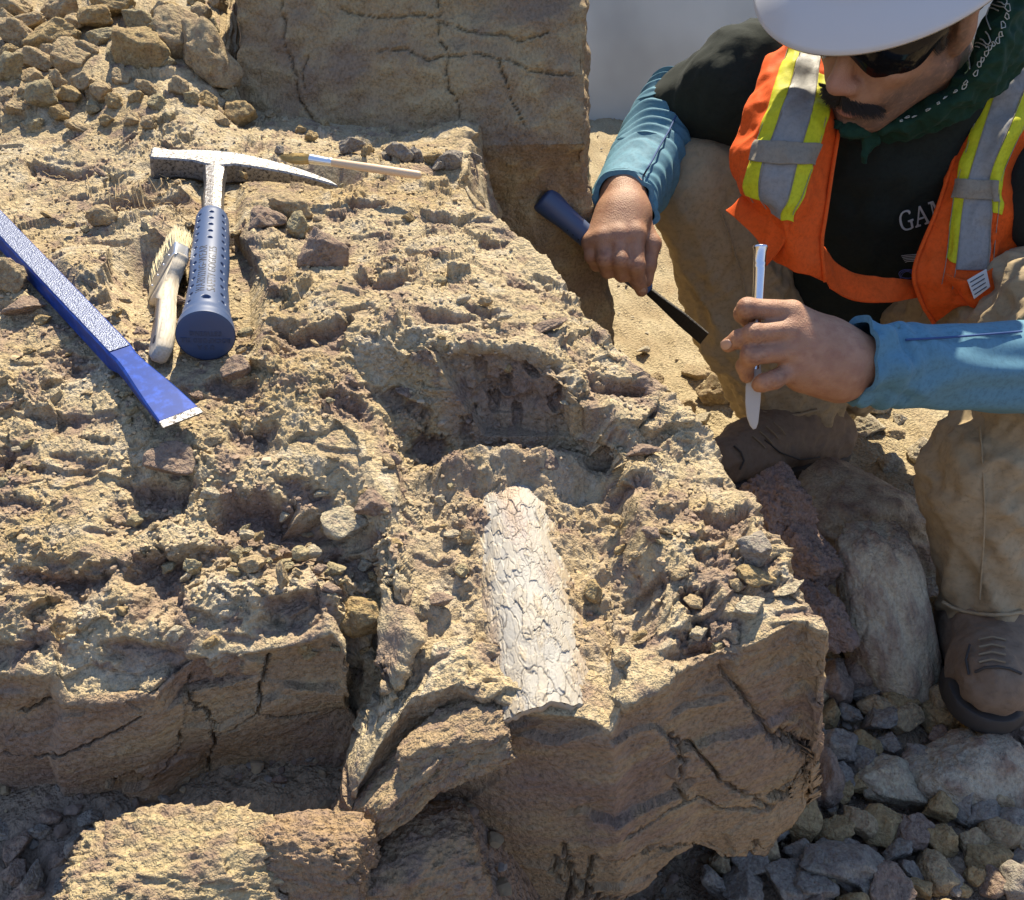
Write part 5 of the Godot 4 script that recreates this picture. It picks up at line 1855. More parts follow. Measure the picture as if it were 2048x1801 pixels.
	for q in [[z6(140, 962, 0.8915), z6(205, 936, 0.885), 0.0052], [z5(1218, 1110, 1.1375), z5(1205, 1050, 1.128), 0.0052]]:
		var yd: Vector3 = (q[0] - q[1]).normalized()
		var tr := axes(q[0], yd, Vector3(0, EYE_Y, 0) - q[0])
		var nl := put("nail", stone_mesh(66, 2, 0, 4.0, 0.0, Vector3(q[2] * 0.8, q[2], 0.0013)), nail_m, root)
		nl.transform = away * tr
	dress(root, away, J)
	face_things(root, away)

func worn(called: String, m: Mesh, mat: Material, root: Node3D, away: Transform3D, part: Node3D = null) -> MeshInstance3D:
	var o := put(called, m, mat, part if part else root)
	if not part: o.transform = away
	return o

# a place on a mesh as seen at a point of the picture, a little in front of its surface
func ride(v: PackedVector3Array, px: float, py: float, lift: float, reach := 9.0) -> Vector3:
	var best := 9.0
	for p in v:
		var s := seen_from_eye(p)
		if absf(s.x - px) < reach and absf(s.y - py) < reach and s.z < best: best = s.z
	return at(px, py, (best if best < 8.0 else 1.1) - lift)

func ride_line(v: PackedVector3Array, pts: Array, lift: float, r: float, sides := 6) -> ArrayMesh:
	var p := []
	var rr := []
	for q in pts:
		p.append(ride(v, q[0], q[1], lift))
		rr.append(r)
	return tube(p, rr, sides)

func dress(root: Node3D, away: Transform3D, J: Dictionary) -> void:
	var fold := noise(FastNoiseLite.TYPE_SIMPLEX_SMOOTH, 9.0, 431, 3, 0.5)
	var crease := noise(FastNoiseLite.TYPE_SIMPLEX_SMOOTH, 13.0, 433, 2, 0.45)
	crease.fractal_type = FastNoiseLite.FRACTAL_RIDGED
	# trousers
	var khaki := fabric("khaki canvas", Color(0.375, 0.29, 0.175), 0.85, 26.0, 0.035)
	var knee_r: Vector3 = J.kr
	var pts := [J.hips, J.kr, J.ar, J.kl, J.al]
	var bb := bounds_of(pts, 0.16)
	var fl := Field.new(bb[0], bb[1], 0.0056)
	fl.limb(J.belly + Vector3(0, -0.08, 0), J.hips, 0.115, 0.145, 0.04)
	fl.limb(J.hips, J.hr, 0.14, 0.11, 0.05)
	fl.limb(J.hr, J.kr, 0.105, 0.070, 0.05)
	fl.limb(J.kr, at(1500, 640, 1.43), 0.070, 0.085, 0.03)
	fl.limb(at(1500, 640, 1.43), at(1585, 800, 1.50), 0.085, 0.082, 0.03)
	fl.limb(J.hips, J.hl, 0.14, 0.115, 0.05)
	fl.limb(J.hl, J.kl, 0.115, 0.078, 0.05)
	fl.limb(J.kl, at(1990, 960, 1.07), 0.078, 0.076, 0.03)
	fl.limb(at(1990, 960, 1.07), at(1990, 1205, 1.11), 0.076, 0.066, 0.02)
	fl.limb(at(1985, 1200, 1.115), at(1990, 1235, 1.125), 0.062, 0.063, 0.01)
	var net := fl.net()
	var tv: PackedVector3Array = net[0]
	smooth_wrinkle(tv, net[1], func(p: Vector3, _n: Vector3) -> float:
		var q := p.distance_to(knee_r)
		var s := smoothstep(0.03, 0.14, q)
		return fold.get_noise_3dv(Vector3(p.x * 1.6, p.y * 0.7, p.z * 1.3)) * 0.011 * s + (crease.get_noise_3dv(Vector3(p.x * 0.9 + p.y * 0.7, p.y * 0.35 + p.z * 0.3, p.z * 0.9)) - 0.3) * 0.011 * s + (crease.get_noise_3dv(Vector3(p.x * 2.0 - p.y * 1.2, p.y * 1.4, p.z * 1.6)) - 0.35) * 0.0045 * s)
	var tr := worn("trousers", array_mesh(tv, net[1]), khaki, root, away)
	# hem and seam
	worn("seam", ride_line(tv, [[1960, 850], [1964, 900], [1968, 960], [1970, 1020], [1968, 1080], [1964, 1140], [1960, 1200]], 0.0002, 0.0011), khaki, root, away, tr)
	worn("hem", ride_line(tv, [[1886, 1205], [1905, 1216], [1930, 1224], [1960, 1229], [1990, 1231], [2020, 1229], [2046, 1224]], 0.0006, 0.0024), khaki, root, away, tr)
	worn("seam", ride_line(tv, [[1440, 420], [1462, 480], [1480, 540], [1494, 600], [1504, 660], [1512, 720]], 0.0002, 0.0011), khaki, root, away, tr)
	worn("hem", ride_line(tv, [[1500, 815], [1530, 826], [1565, 832], [1600, 830], [1635, 820]], 0.0006, 0.0024), khaki, root, away, tr)
	# boots
	var leather := fabric("brown suede", Color(0.20, 0.145, 0.10), 0.8, 20.0, 0.06)
	var rubber := plain("dark rubber", Color(0.035, 0.030, 0.026), 0.75)
	for side in 2:
		var an: Vector3 = at(1598, 835, 1.50) if side == 0 else at(1985, 1262, 1.12)
		var heel: Vector3 = at(1655, 872, 1.51) if side == 0 else at(2010, 1320, 1.17)
		var ball: Vector3 = at(1500, 902, 1.41) if side == 0 else at(1990, 1345, 1.03)
		var toe: Vector3 = at(1452, 922, 1.37) if side == 0 else at(1986, 1362, 0.985)
		bb = bounds_of([an, heel, ball, toe], 0.09)
		fl = Field.new(bb[0], bb[1], 0.0055)
		fl.limb(an + Vector3(0, 0.03, 0), an, 0.055, 0.055, 0.02)
		fl.limb(an, heel, 0.055, 0.040, 0.03)
		fl.limb(an, ball, 0.050, 0.042, 0.04)
		fl.limb(heel, ball, 0.042, 0.043, 0.02)
		fl.limb(ball, toe, 0.043, 0.036, 0.02)
		net = fl.net()
		smooth_wrinkle(net[0], net[1], func(p: Vector3, _n: Vector3) -> float: return crease.get_noise_3dv(p * 2.0) * 0.003 + fold.get_noise_3dv(p * 3.0) * 0.003)
		var net_boot: PackedVector3Array = net[0]
		var bt := worn("boot", array_mesh(net[0], net[1]), leather, root, away)
		bb = bounds_of([heel, ball, toe], 0.08)
		fl = Field.new(bb[0], bb[1], 0.006)
		var dn := Vector3(0, -0.030, 0)
		fl.limb(heel + dn, ball + dn, 0.045, 0.049, 0.01)
		fl.limb(ball + dn, toe + dn, 0.049, 0.041, 0.01)
		net = fl.net()
		var sv: PackedVector3Array = net[0]
		for k in sv.size():
			var f := clampf((sv[k] - heel).dot(toe - heel) / (toe - heel).length_squared(), 0.0, 1.0)
			var m := heel.lerp(toe, f).y - 0.030
			sv[k].y = m + clampf(sv[k].y - m, -0.014, 0.010)
		worn("sole", array_mesh(sv, net[1]), rubber, root, away, bt)
		var lace_m := plain("tan lace", Color(0.22, 0.165, 0.10), 0.9)
		var fw := Vector3(toe.x - heel.x, 0, toe.z - heel.z).normalized()
		var sd := fw.cross(Vector3.UP)
		var cuff := []
		var cr := []
		for k in 17:
			var g := TAU * k / 16.0
			cuff.append(an + Vector3(0, 0.045, 0) + fw * cos(g) * 0.056 + sd * sin(g) * 0.055)
			cr.append(0.008)
		worn("collar", tube(cuff, cr, 8, false), fabric("dark padded collar", Color(0.07, 0.05, 0.038), 0.9), root, away, bt)
		var bv: PackedVector3Array = net_boot
		var caps := [[[1468, 892], [1482, 905], [1488, 922], [1480, 940]], [[1950, 1345], [1970, 1336], [1995, 1334], [2020, 1338], [2044, 1348]]]
		worn("toe_seam", ride_line(bv, caps[side], 0.0004, 0.0016), rubber, root, away, bt)
		var quarter := [[[1530, 880], [1560, 905], [1600, 920], [1640, 915]], [[1940, 1290], [1932, 1320], [1938, 1350]]]
		worn("side_seam", ride_line(bv, quarter[side], 0.0004, 0.0014), rubber, root, away, bt)
		for k in 4:
			var l0: Array = [[[1505 + k * 14, 872 - k * 9], [1520 + k * 14, 884 - k * 9], [1532 + k * 13, 897 - k * 9]], [[1958, 1325 - k * 15], [1984, 1319 - k * 15], [2012, 1325 - k * 15]]][side]
			worn("lace", ride_line(bv, l0, 0.0007, 0.0013), lace_m, root, away, bt)
	# shirt
	var dark := fabric("dark cotton", Color(0.019, 0.024, 0.020), 0.9, 30.0, 0.03)
	bb = bounds_of([J.neck, J.belly, J.sr, J.sl, at(1345, 225, 1.38)], 0.17)
	fl = Field.new(bb[0], bb[1], 0.0078)
	fl.limb(hp(-38, -128, 0), J.chest, 0.07, 0.145, 0.05)
	fl.limb(J.chest, J.belly, 0.150, 0.145, 0.05)
	fl.limb(J.belly, J.belly.lerp(J.hips, 0.6), 0.145, 0.142, 0.03)
	fl.limb(at(1760, 250, 1.20), J.sr, 0.085, 0.072, 0.05)
	fl.limb(at(1830, 250, 1.20), J.sl, 0.085, 0.075, 0.05)
	fl.limb(J.sr, at(1392, 215, 1.33), 0.072, 0.066, 0.03)
	fl.limb(J.sl, at(2130, 420, 1.10), 0.075, 0.072, 0.03)
	net = fl.net()
	smooth_wrinkle(net[0], net[1], func(p: Vector3, _n: Vector3) -> float: return fold.get_noise_3dv(p * 0.9) * 0.010 + (crease.get_noise_3dv(Vector3(p.x * 1.1, p.y * 0.6, p.z * 0.8)) - 0.3) * 0.005)
	var shirt := worn("t_shirt", array_mesh(net[0], net[1]), dark, root, away)
	var shirt_v: PackedVector3Array = net[0]
	# print on the shirt
	var ink := plain("white print", Color(0.42, 0.42, 0.40), 0.8)
	var blue := plain("blue print", Color(0.09, 0.11, 0.34), 0.8)
	var on_shirt := func(px: float, py: float) -> Vector3:
		var best := 9.0
		for p in shirt_v:
			var s := seen_from_eye(p)
			if absf(s.x - px) < 9.0 and absf(s.y - py) < 9.0 and s.z < best: best = s.z
		return at(px, py, (best if best < 3.0 else 1.12) - 0.0035)
	var a: Vector3 = on_shirt.call(1802.0, 462.0)
	var b: Vector3 = on_shirt.call(1868.0, 440.0)
	var up: Vector3 = on_shirt.call(1806.0, 425.0)
	var xd := (b - a).normalized()
	var zd := xd.cross(up - a).normalized()
	var word := worn("lettering", lettering("GAMI", 0.034, 0.001, "Droid Serif", 400), ink, root, away, shirt)
	var w_len := 0.034 * 2.6
	word.transform = Transform3D(Basis(xd * 0.78, zd.cross(xd) * 1.25, zd), a + xd * w_len * 0.40 + zd.cross(xd) * 0.012)
	for k in 5:
		var y0: float = 512.0 + k * 3.2
		worn("print_line", tube([on_shirt.call(1803.0 + k * 2.0, y0), on_shirt.call(1815.0, y0 - 1.5), on_shirt.call(1834.0, y0 - 3.0)], [0.0006, 0.0006, 0.0006], 5), ink, root, away, shirt)
	for k in 3:
		var loop := []
		var rr := []
		for q in 15:
			var g := TAU * q / 14.0
			loop.append(on_shirt.call(1815.0 + cos(g) * (17 - k * 2), 548.0 + k * 5.0 + sin(g) * (9 + k * 3)))
			rr.append(0.0006)
		worn("print_loop", tube(loop, rr, 5), blue, root, away, shirt)
	# arm sleeves
	var teal := fabric("blue stretch sleeve", Color(0.105, 0.235, 0.315), 0.7, 30.0, 0.02)
	var navy := plain("navy seam", Color(0.02, 0.06, 0.18), 0.8)
	var wn := noise(FastNoiseLite.TYPE_SIMPLEX_SMOOTH, 1.0, 441, 1)
	var s1 := sleeve([at(1372, 205, 1.37), at(1332, 262, 1.345), at(1292, 335, 1.275), at(1250, 405, 1.195), z5(1035, 268, 1.158)], [0.062, 0.060, 0.053, 0.044, 0.0405], 110, 240, func(t: float, g: float) -> float:
		var amp := 0.0030 * smoothstep(0.85, 0.45, t) + 0.0005
		var w := sin(t * 105.0 + wn.get_noise_2d(t * 2.0, cos(g) * 0.7 + 3.0) * 7.0 + sin(g) * 1.2)
		var bunch := smoothstep(0.78, 0.9, t) * wn.get_noise_2d(sin(g) * 1.2, t * 8.0 + cos(g)) * 0.006
		return amp * (w * absf(w) * 0.5 + w * 0.5) * (0.6 + 0.8 * absf(wn.get_noise_2d(t * 3.0, sin(g) + 5.0))) + wn.get_noise_2d(t * 3.0, sin(g)) * 0.004 + bunch + 0.004 * smoothstep(0.97, 1.0, t))
	var sl := worn("arm_sleeve", s1, teal, root, away)
	var sv1: PackedVector3Array = s1.surface_get_arrays(0)[Mesh.ARRAY_VERTEX]
	worn("seam", ride_line(sv1, [[1352, 232], [1338, 262], [1320, 292], [1304, 322], [1288, 350], [1272, 378], [1258, 404], [1252, 420]], 0.0006, 0.0013), navy, root, away, sl)
	var s2 := sleeve([at(2260, 752, 1.01), at(2050, 738, 0.965), at(1880, 734, 0.935), at(1790, 730, 0.918), z6(1262, 1110, 0.905)], [0.054, 0.0485, 0.0435, 0.0405, 0.0385], 110, 240, func(t: float, g: float) -> float:
		var near := smoothstep(0.62, 0.86, t)
		var tw := sin(g * 2.0 + t * 38.0 + wn.get_noise_2d(t * 3.0, cos(g) * 0.8) * 4.0)
		return wn.get_noise_2d(t * 4.0, sin(g) * 1.5) * 0.004 + near * (tw * 0.0024 + wn.get_noise_2d(sin(g) * 1.0, t * 5.0 + cos(g)) * 0.004) + 0.003 * smoothstep(0.97, 1.0, t), 1.02)
	sl = worn("arm_sleeve", s2, teal, root, away)
	var sv2: PackedVector3Array = s2.surface_get_arrays(0)[Mesh.ARRAY_VERTEX]
	worn("seam", ride_line(sv2, [[1812, 680], [1850, 678], [1900, 675], [1950, 671], [2000, 667], [2044, 663]], 0.0006, 0.0013), navy, root, away, sl)
	worn("cuff_tail", panel([[[1762, 668, 0.893], [1778, 655, 0.89], [1796, 643, 0.888]], [[1772, 676, 0.893], [1788, 664, 0.89], [1803, 652, 0.888]]], 12, 6, 0.004, func(_p): return 0.0), teal, root, away, sl)
	# vest
	var orange := fabric("orange mesh cloth", Color(0.78, 0.105, 0.012), 0.75, 40.0, 0.03)
	var yellow := fabric("yellow tape", Color(0.58, 0.57, 0.02), 0.6, 40.0, 0.02)
	var silver := fabric("grey reflective tape", Color(0.27, 0.265, 0.25), 0.5, 40.0, 0.02)
	var band := fabric("sewn band", Color(0.27, 0.235, 0.18), 0.8, 40.0, 0.05)
	var left_rows := [
		[[1548, 70, 1.175], [1579, 86, 1.150], [1603, 92, 1.140], [1642, 104, 1.130], [1668, 114, 1.130], [1702, 138, 1.135]],
		[[1500, 190, 1.135], [1545, 195, 1.105], [1572, 200, 1.095], [1628, 206, 1.085], [1657, 212, 1.085], [1684, 235, 1.095]],
		[[1464, 296, 1.135], [1508, 298, 1.100], [1535, 302, 1.085], [1600, 306, 1.070], [1634, 306, 1.075], [1668, 330, 1.095]],
		[[1472, 362, 1.145], [1494, 374, 1.110], [1518, 386, 1.095], [1578, 396, 1.075], [1606, 390, 1.075], [1654, 428, 1.095]],
		[[1500, 412, 1.150], [1512, 418, 1.115], [1538, 430, 1.100], [1560, 442, 1.085], [1585, 444, 1.085], [1646, 490, 1.100]],
		[[1530, 508, 1.155], [1548, 522, 1.135], [1568, 530, 1.120], [1588, 540, 1.110], [1612, 548, 1.105], [1652, 564, 1.110]]]
	var right_rows := [
		[[2004, 82, 1.10], [2012, 92, 1.085], [2032, 96, 1.08], [2078, 92, 1.08], [2102, 90, 1.09], [2150, 85, 1.12]],
		[[1953, 198, 1.105], [1966, 198, 1.09], [1987, 200, 1.08], [2042, 200, 1.07], [2070, 202, 1.075], [2122, 205, 1.10]],
		[[1899, 345, 1.120], [1920, 345, 1.10], [1941, 346, 1.09], [1982, 346, 1.08], [2006, 350, 1.08], [2064, 360, 1.10]],
		[[1872, 424, 1.125], [1906, 408, 1.105], [1927, 410, 1.095], [1984, 412, 1.085], [1998, 420, 1.085], [2046, 432, 1.10]],
		[[1828, 535, 1.130], [1893, 520, 1.110], [1913, 532, 1.10], [1976, 532, 1.095], [1988, 520, 1.095], [2036, 520, 1.11]],
		[[1838, 594, 1.140], [1880, 598, 1.120], [1902, 604, 1.11], [1952, 606, 1.10], [1990, 596, 1.10], [2050, 572, 1.11]],
		[[1868, 648, 1.150], [1890, 630, 1.135], [1908, 622, 1.12], [1946, 614, 1.105], [1990, 604, 1.105], [2050, 580, 1.115]]]
	var soft := func(p: Vector3) -> float: return fold.get_noise_3dv(p * 1.3) * 0.009 + (crease.get_noise_3dv(Vector3(p.x * 1.2, p.y * 0.6, p.z)) - 0.3) * 0.004
	var vest := worn("safety_vest", panel(left_rows, 90, 130, 0.0035, soft), orange, root, away)
	worn("front_panel", panel(right_rows, 90, 130, 0.0035, soft), orange, root, away, vest)
	var T := 0.8
	worn("yellow_strip", panel(left_rows, 16, 100, 0.001, soft, 0.2, 0.4, 0.02, T - 0.13, 0.0022), yellow, root, away, vest)
	worn("grey_strip", panel(left_rows, 30, 100, 0.001, soft, 0.4, 0.6, 0.0, T, 0.0016), silver, root, away, vest)
	worn("yellow_strip", panel(left_rows, 16, 100, 0.001, soft, 0.6, 0.8, 0.1, T, 0.0022), yellow, root, away, vest)
	worn("cross_band", panel(left_rows, 50, 20, 0.001, soft, 0.2, 0.81, 0.365, 0.455, 0.0045), band, root, away, vest)
	worn("yellow_strip", panel(right_rows, 16, 100, 0.001, soft, 0.2, 0.4, 0.0, 0.66, 0.0022), yellow, root, away, vest)
	worn("grey_strip", panel(right_rows, 30, 100, 0.001, soft, 0.4, 0.6, 0.0, 0.68, 0.0016), silver, root, away, vest)
	worn("yellow_strip", panel(right_rows, 16, 100, 0.001, soft, 0.6, 0.8, 0.0, 0.52, 0.0022), yellow, root, away, vest)
	worn("cross_band", panel(right_rows, 50, 20, 0.001, soft, 0.19, 0.74, 0.36, 0.475, 0.0045), band, root, away, vest)
	for side in 2:
		var rows: Array = left_rows if side == 0 else right_rows
		var us := [0.2, 0.4, 0.6, 0.8, 0.99] if side == 0 else [0.01, 0.2, 0.4, 0.6, 0.8]
		for u in us:
			var edge: bool = u < 0.05 or u > 0.95
			var ln := panel_points(rows, 2, 40, u, u + 0.001, 0.02, 1.0 if edge else 0.76)
			var path := []
			var rr := []
			for k in 40:
				var p := ln[k * 2]
				path.append(p + (Vector3(0, EYE_Y, 0) - p).normalized() * (0.0034 + soft.call(p)))
				rr.append(0.0026 if edge else 0.0005)
			worn("piping" if edge else "stitching", tube(path, rr, 6), orange if edge else band, root, away, vest)
	worn("pocket_flap", panel([[[1500, 388, 1.145], [1540, 415, 1.105], [1588, 448, 1.085]], [[1474, 404, 1.150], [1528, 446, 1.115], [1572, 480, 1.095]], [[1451, 420, 1.155], [1510, 474, 1.125], [1534, 532, 1.115]]], 40, 40, 0.003, soft, 0, 1, 0, 1, 0.003), orange, root, away, vest)
	worn("hem", panel([[[1640, 492, 1.125], [1690, 535, 1.135], [1760, 556, 1.14], [1842, 560, 1.15]], [[1648, 545, 1.12], [1700, 576, 1.13], [1765, 588, 1.135], [1842, 578, 1.15]], [[1662, 578, 1.125], [1712, 600, 1.13], [1770, 607, 1.135], [1845, 592, 1.155]]], 70, 24, 0.004, soft), orange, root, away, vest)
	worn("pocket", panel([[[1896, 545, 1.098], [1935, 560, 1.085], [1978, 540, 1.085], [2030, 505, 1.10]], [[1915, 585, 1.10], [1945, 598, 1.088], [1985, 580, 1.088], [2040, 555, 1.10]], [[1925, 606, 1.112], [1950, 612, 1.10], [1992, 600, 1.10], [2048, 582, 1.11]]], 50, 24, 0.003, soft, 0, 1, 0, 1, 0.004), orange, root, away, vest)
	var label_m := plain("white cloth label", Color(0.52, 0.50, 0.46), 0.8)
	var lab := worn("care_label", panel([[[1930, 562, 1.082], [1968, 540, 1.080]], [[1944, 600, 1.082], [1976, 576, 1.080]]], 8, 8, 0.001, func(_p): return 0.0, 0, 1, 0, 1, 0.007), label_m, root, away, vest)
	for k in 4:
		worn("print_line", panel([[[1935 + k * 3.0, 566 + k * 8.0, 1.082], [1962 + k * 2.0, 550 + k * 8.0, 1.080]], [[1936 + k * 3.0, 567.5 + k * 8.0, 1.082], [1963 + k * 2.0, 551.5 + k * 8.0, 1.080]]], 4, 2, 0.0003, func(_p): return 0.0, 0, 1, 0, 1, 0.0078), mats.print, root, away, vest)
	lab.set_meta("label", "")
	# bandana
	var cloth := fabric("green bandana", Color(0.012, 0.042, 0.026), 0.9, 30.0, 0.03)
	var bf := func(p: Vector3) -> float: return (crease.get_noise_3dv(Vector3(p.x, p.y, p.z) * 1.7) - 0.3) * 0.007 + fold.get_noise_3dv(p * 1.4) * 0.005
	var ban_rows := [
		[[2000, -40, 1.00], [1975, 25, 1.00], [1945, 100, 1.02], [1890, 172, 1.05], [1808, 222, 1.075], [1716, 250, 1.095], [1668, 240, 1.10]],
		[[2030, -20, 0.985], [2002, 55, 0.985], [1962, 126, 1.00], [1900, 192, 1.03], [1810, 238, 1.06], [1716, 258, 1.080], [1662, 246, 1.09]],
		[[2065, 10, 1.00], [2032, 92, 1.00], [1985, 158, 1.01], [1912, 216, 1.035], [1812, 258, 1.065], [1716, 268, 1.085], [1656, 258, 1.095]],
		[[2100, 60, 1.06], [2050, 130, 1.06], [1990, 190, 1.06], [1910, 245, 1.08], [1815, 276, 1.10], [1722, 278, 1.11], [1655, 264, 1.11]]]
	var ban := worn("bandana", panel(ban_rows, 150, 60, 0.003, bf), cloth, root, away)
	var paisley := plain("white bandana print", Color(0.40, 0.42, 0.38), 0.9)
	var r := RandomNumberGenerator.new()
	r.seed = 77
	var sp := panel_points(ban_rows, 121, 41)
	var spot := func(u: float, w: float) -> Vector3:
		var k := clampi(int(w * 40.0), 0, 40) * 121 + clampi(int(u * 120.0), 0, 120)
		var p := sp[k]
		return p + (Vector3(0, EYE_Y, 0) - p).normalized() * (0.0035 + bf.call(p))
	for k in 26:
		var u := 0.10 + 0.70 * k / 26.0 + r.randf_range(-0.01, 0.01)
		var loop := []
		var rr := []
		var w := r.randf_range(0.30, 0.42)
		var s := r.randf_range(0.5, 1.0) * (1.0 if u < 0.45 else 0.6)
		for q in 9:
			var g := TAU * q / 8.0
			loop.append(spot.call(u + cos(g) * 0.013 * s, w + sin(g) * 0.05 * s))
			rr.append(0.0006)
		worn("print_ring", tube(loop, rr, 5), paisley, root, away, ban)
	for k in 9:
		var loop := []
		var rr := []
		var u0 := 0.06 + k * 0.035
		for q in 8:
			var t := q / 7.0
			loop.append(spot.call(u0 + t * 0.045, 0.10 + 0.20 * sin(t * 3.0 + k * 1.3)))
			rr.append(0.0007)
		worn("print_curl", tube(loop, rr, 5), paisley, root, away, ban)
	worn("knot", stone_mesh(61, 3, 4, 6.0, 0.06, Vector3(0.016, 0.011, 0.012)), cloth, root, away, ban).position = at(1712, 262, 1.075)
	worn("tail", panel([[[1714, 262, 1.075], [1730, 262, 1.070], [1754, 262, 1.075]], [[1724, 292, 1.085], [1736, 294, 1.082], [1758, 287, 1.085]], [[1727, 322, 1.10], [1732, 326, 1.098], [1740, 315, 1.10]]], 24, 24, 0.002, bf), cloth, root, away, ban)
	worn("tail", panel([[[1712, 256, 1.075], [1690, 248, 1.078], [1668, 238, 1.085]], [[1710, 266, 1.075], [1690, 262, 1.078], [1652, 254, 1.09]]], 24, 12, 0.002, bf), cloth, root, away, ban)

func face_things(root: Node3D, away: Transform3D) -> void:
	# hard hat
	var U := cam_dir(-0.378, 0.476, -0.794).normalized()
	var F := cam_dir(-0.760, -0.639, -0.117)
	F = (F - U * F.dot(U)).normalized()
	var c := at(1786, -153, 0.99)
	var shell := plain("white hard hat", Color(0.50, 0.49, 0.475), 0.3)
	shell.clearcoat_enabled = true
	shell.clearcoat = 0.4
	shell.clearcoat_roughness = 0.2
	var prof := [[0.003, 0.118], [0.03, 0.116], [0.055, 0.107], [0.078, 0.088], [0.093, 0.060], [0.100, 0.025], [0.103, 0.006], [0.107, -0.001], [0.118, -0.006], [0.135, -0.015], [0.150, -0.026], [0.1535, -0.031], [0.1525, -0.034], [0.148, -0.031], [0.133, -0.020], [0.112, -0.009], [0.100, -0.004]]
	var rings := []
	var side := F.cross(U)
	for p in prof:
		var ring := PackedVector3Array()
		for k in 128:
			var g := -TAU * k / 128
			var out := F * cos(g) * 1.06 + side * -sin(g) * 0.97
			var dip: float = -0.006 * pow(maxf(cos(g), 0.0), 2.0) * smoothstep(0.11, 0.15, p[0])
			var rib := 0.0
			if p[1] > 0.02 and p[0] > 0.02: rib = 0.003 * smoothstep(0.16, 0.10, absf(sin(g))) * (1.0 if absf(cos(g)) > 0.5 else 0.0)
			ring.append(c + out * (p[0] + rib) + U * (p[1] + dip))
		ring.reverse()
		rings.append(ring)
	rings.reverse()
	var m := loft(rings, false, false)
	worn("hard_hat", m, shell, root, away)
	# hair below the hat
	var fl := Field.new(hp(-30, 20, 0) - Vector3.ONE * 0.14, hp(-30, 20, 0) + Vector3.ONE * 0.14, 0.005)
	var hb := hd.basis
	fl.egg(hp(-40, 20, 0), hb, Vector3(74, 50, 76) * HS, 0.01)
	for s in [-1.0, 1.0]: fl.limb(hp(26, 30, 70 * s), hp(24, -8, 68.5 * s), 0.008, 0.005, 0.006)
	var net := fl.net()
	var hair_n := noise(FastNoiseLite.TYPE_SIMPLEX_SMOOTH, 260.0, 451, 3)
	smooth_wrinkle(net[0], net[1], func(p: Vector3, _n: Vector3) -> float: return hair_n.get_noise_3dv(p) * 0.0016)
	var black := plain("black hair", Color(0.018, 0.013, 0.010), 0.6)
	var hair := worn("hair", array_mesh(net[0], net[1]), black, root, away)
	worn("sideburn", bristles(420, func(u, w, r):
		var s: float = 1.0
		var f: float = 28.0 + w * 9.0
		var y: float = 12.0 - 24.0 * (u * 0.5 + 0.5) + 20.0
		return [hp(f, y - 10.0, 67.0 * s), hp(f - 3.0 + r.randfn() * 2.0, y - 22.0, 71.5 * s + r.randfn())], 31), black, root, away, hair)
	# moustache and chin tuft
	var mo := worn("moustache", bristles(1100, func(u, w, r):
		var a: float = absf(u)
		var s: float = signf(u)
		var f := 108.5 - 17.0 * a * a
		var p := hp(f, -42.0 - 6.0 * a + w * 4.5, u * 31.0)
		var tip := hp(f + 4.5 - 4.0 * a + r.randfn() * 1.2, -56.0 - 6.0 * a + w * 4.0 + r.randfn() * 2.6, u * 34.0 + s * (5.0 + 12.0 * a) + r.randfn() * 2.4)
		return [p, tip], 33), black, root, away)
	for s in [-1.0, 1.0]:
		worn("curl", bristles(90, func(_u, w, r):
			return [hp(93.0, -52.0 + w * 3.0, s * (32.0 + r.randf() * 6.0)), hp(92.0, -54.0 + r.randfn() * 1.5 + w, s * (48.0 + r.randf() * 5.0))], 35), black, root, away, mo)
	worn("beard", bristles(520, func(u, w, r):
		var p := hp(97.0 - 14.0 * u * u - (6.0 if w < 0.0 else 0.0), -84.0 + w * 14.0, u * 30.0)
		return [p, p + (hp(2.0, -7.0, 0) - hp(0, 0, 0)) + Vector3(r.randfn(), r.randfn(), r.randfn()) * 0.0012], 37), black, root, away)
	# sunglasses
	var lens := plain("dark lens", Color(0.006, 0.006, 0.007), 0.10)
	lens.metallic_specular = 0.35
	var glasses: MeshInstance3D = null
	for s in [-1.0, 1.0]:
		var nu := 40
		var nv := 16
		var v := PackedVector3Array()
		for j in nv:
			for i in nu:
				var t := float(i) / (nu - 1)
				var g: float = s * lerpf(0.06, 1.30, t)
				var top := 33.0 - 3.0 * t
				var low := lerpf(20.0, -10.0, smoothstep(0.0, 0.35, t)) + 30.0 * smoothstep(0.62, 1.0, t) * smoothstep(0.5, 1.0, t)
				var u := lerpf(top, low, float(j) / (nv - 1))
				var bulge := 3.0 * sin(t * PI) * sin(float(j) / (nv - 1) * PI)
				v.append(hp(cos(g) * (107.0 + bulge) + 3.0 - 3.0 * float(j) / (nv - 1), u, sin(g) * (85.0 + bulge)))
		var o := worn("sunglasses" if glasses == null else "lens", array_mesh(v, grid_index(nu, nv, s > 0)), lens, root, away, glasses)
		if glasses == null: glasses = o
	worn("bridge", tube([hp(102, 30, -8), hp(106, 32, 0), hp(102, 30, 8)], [0.0035, 0.0035, 0.0035], 8), lens, root, away, glasses)
	for s in [-1.0, 1.0]:
		worn("temple", tube([hp(26, 30, 79 * s), hp(0, 28, 80 * s), hp(-30, 20, 80 * s)], [0.004, 0.003, 0.003], 8), lens, root, away, glasses)

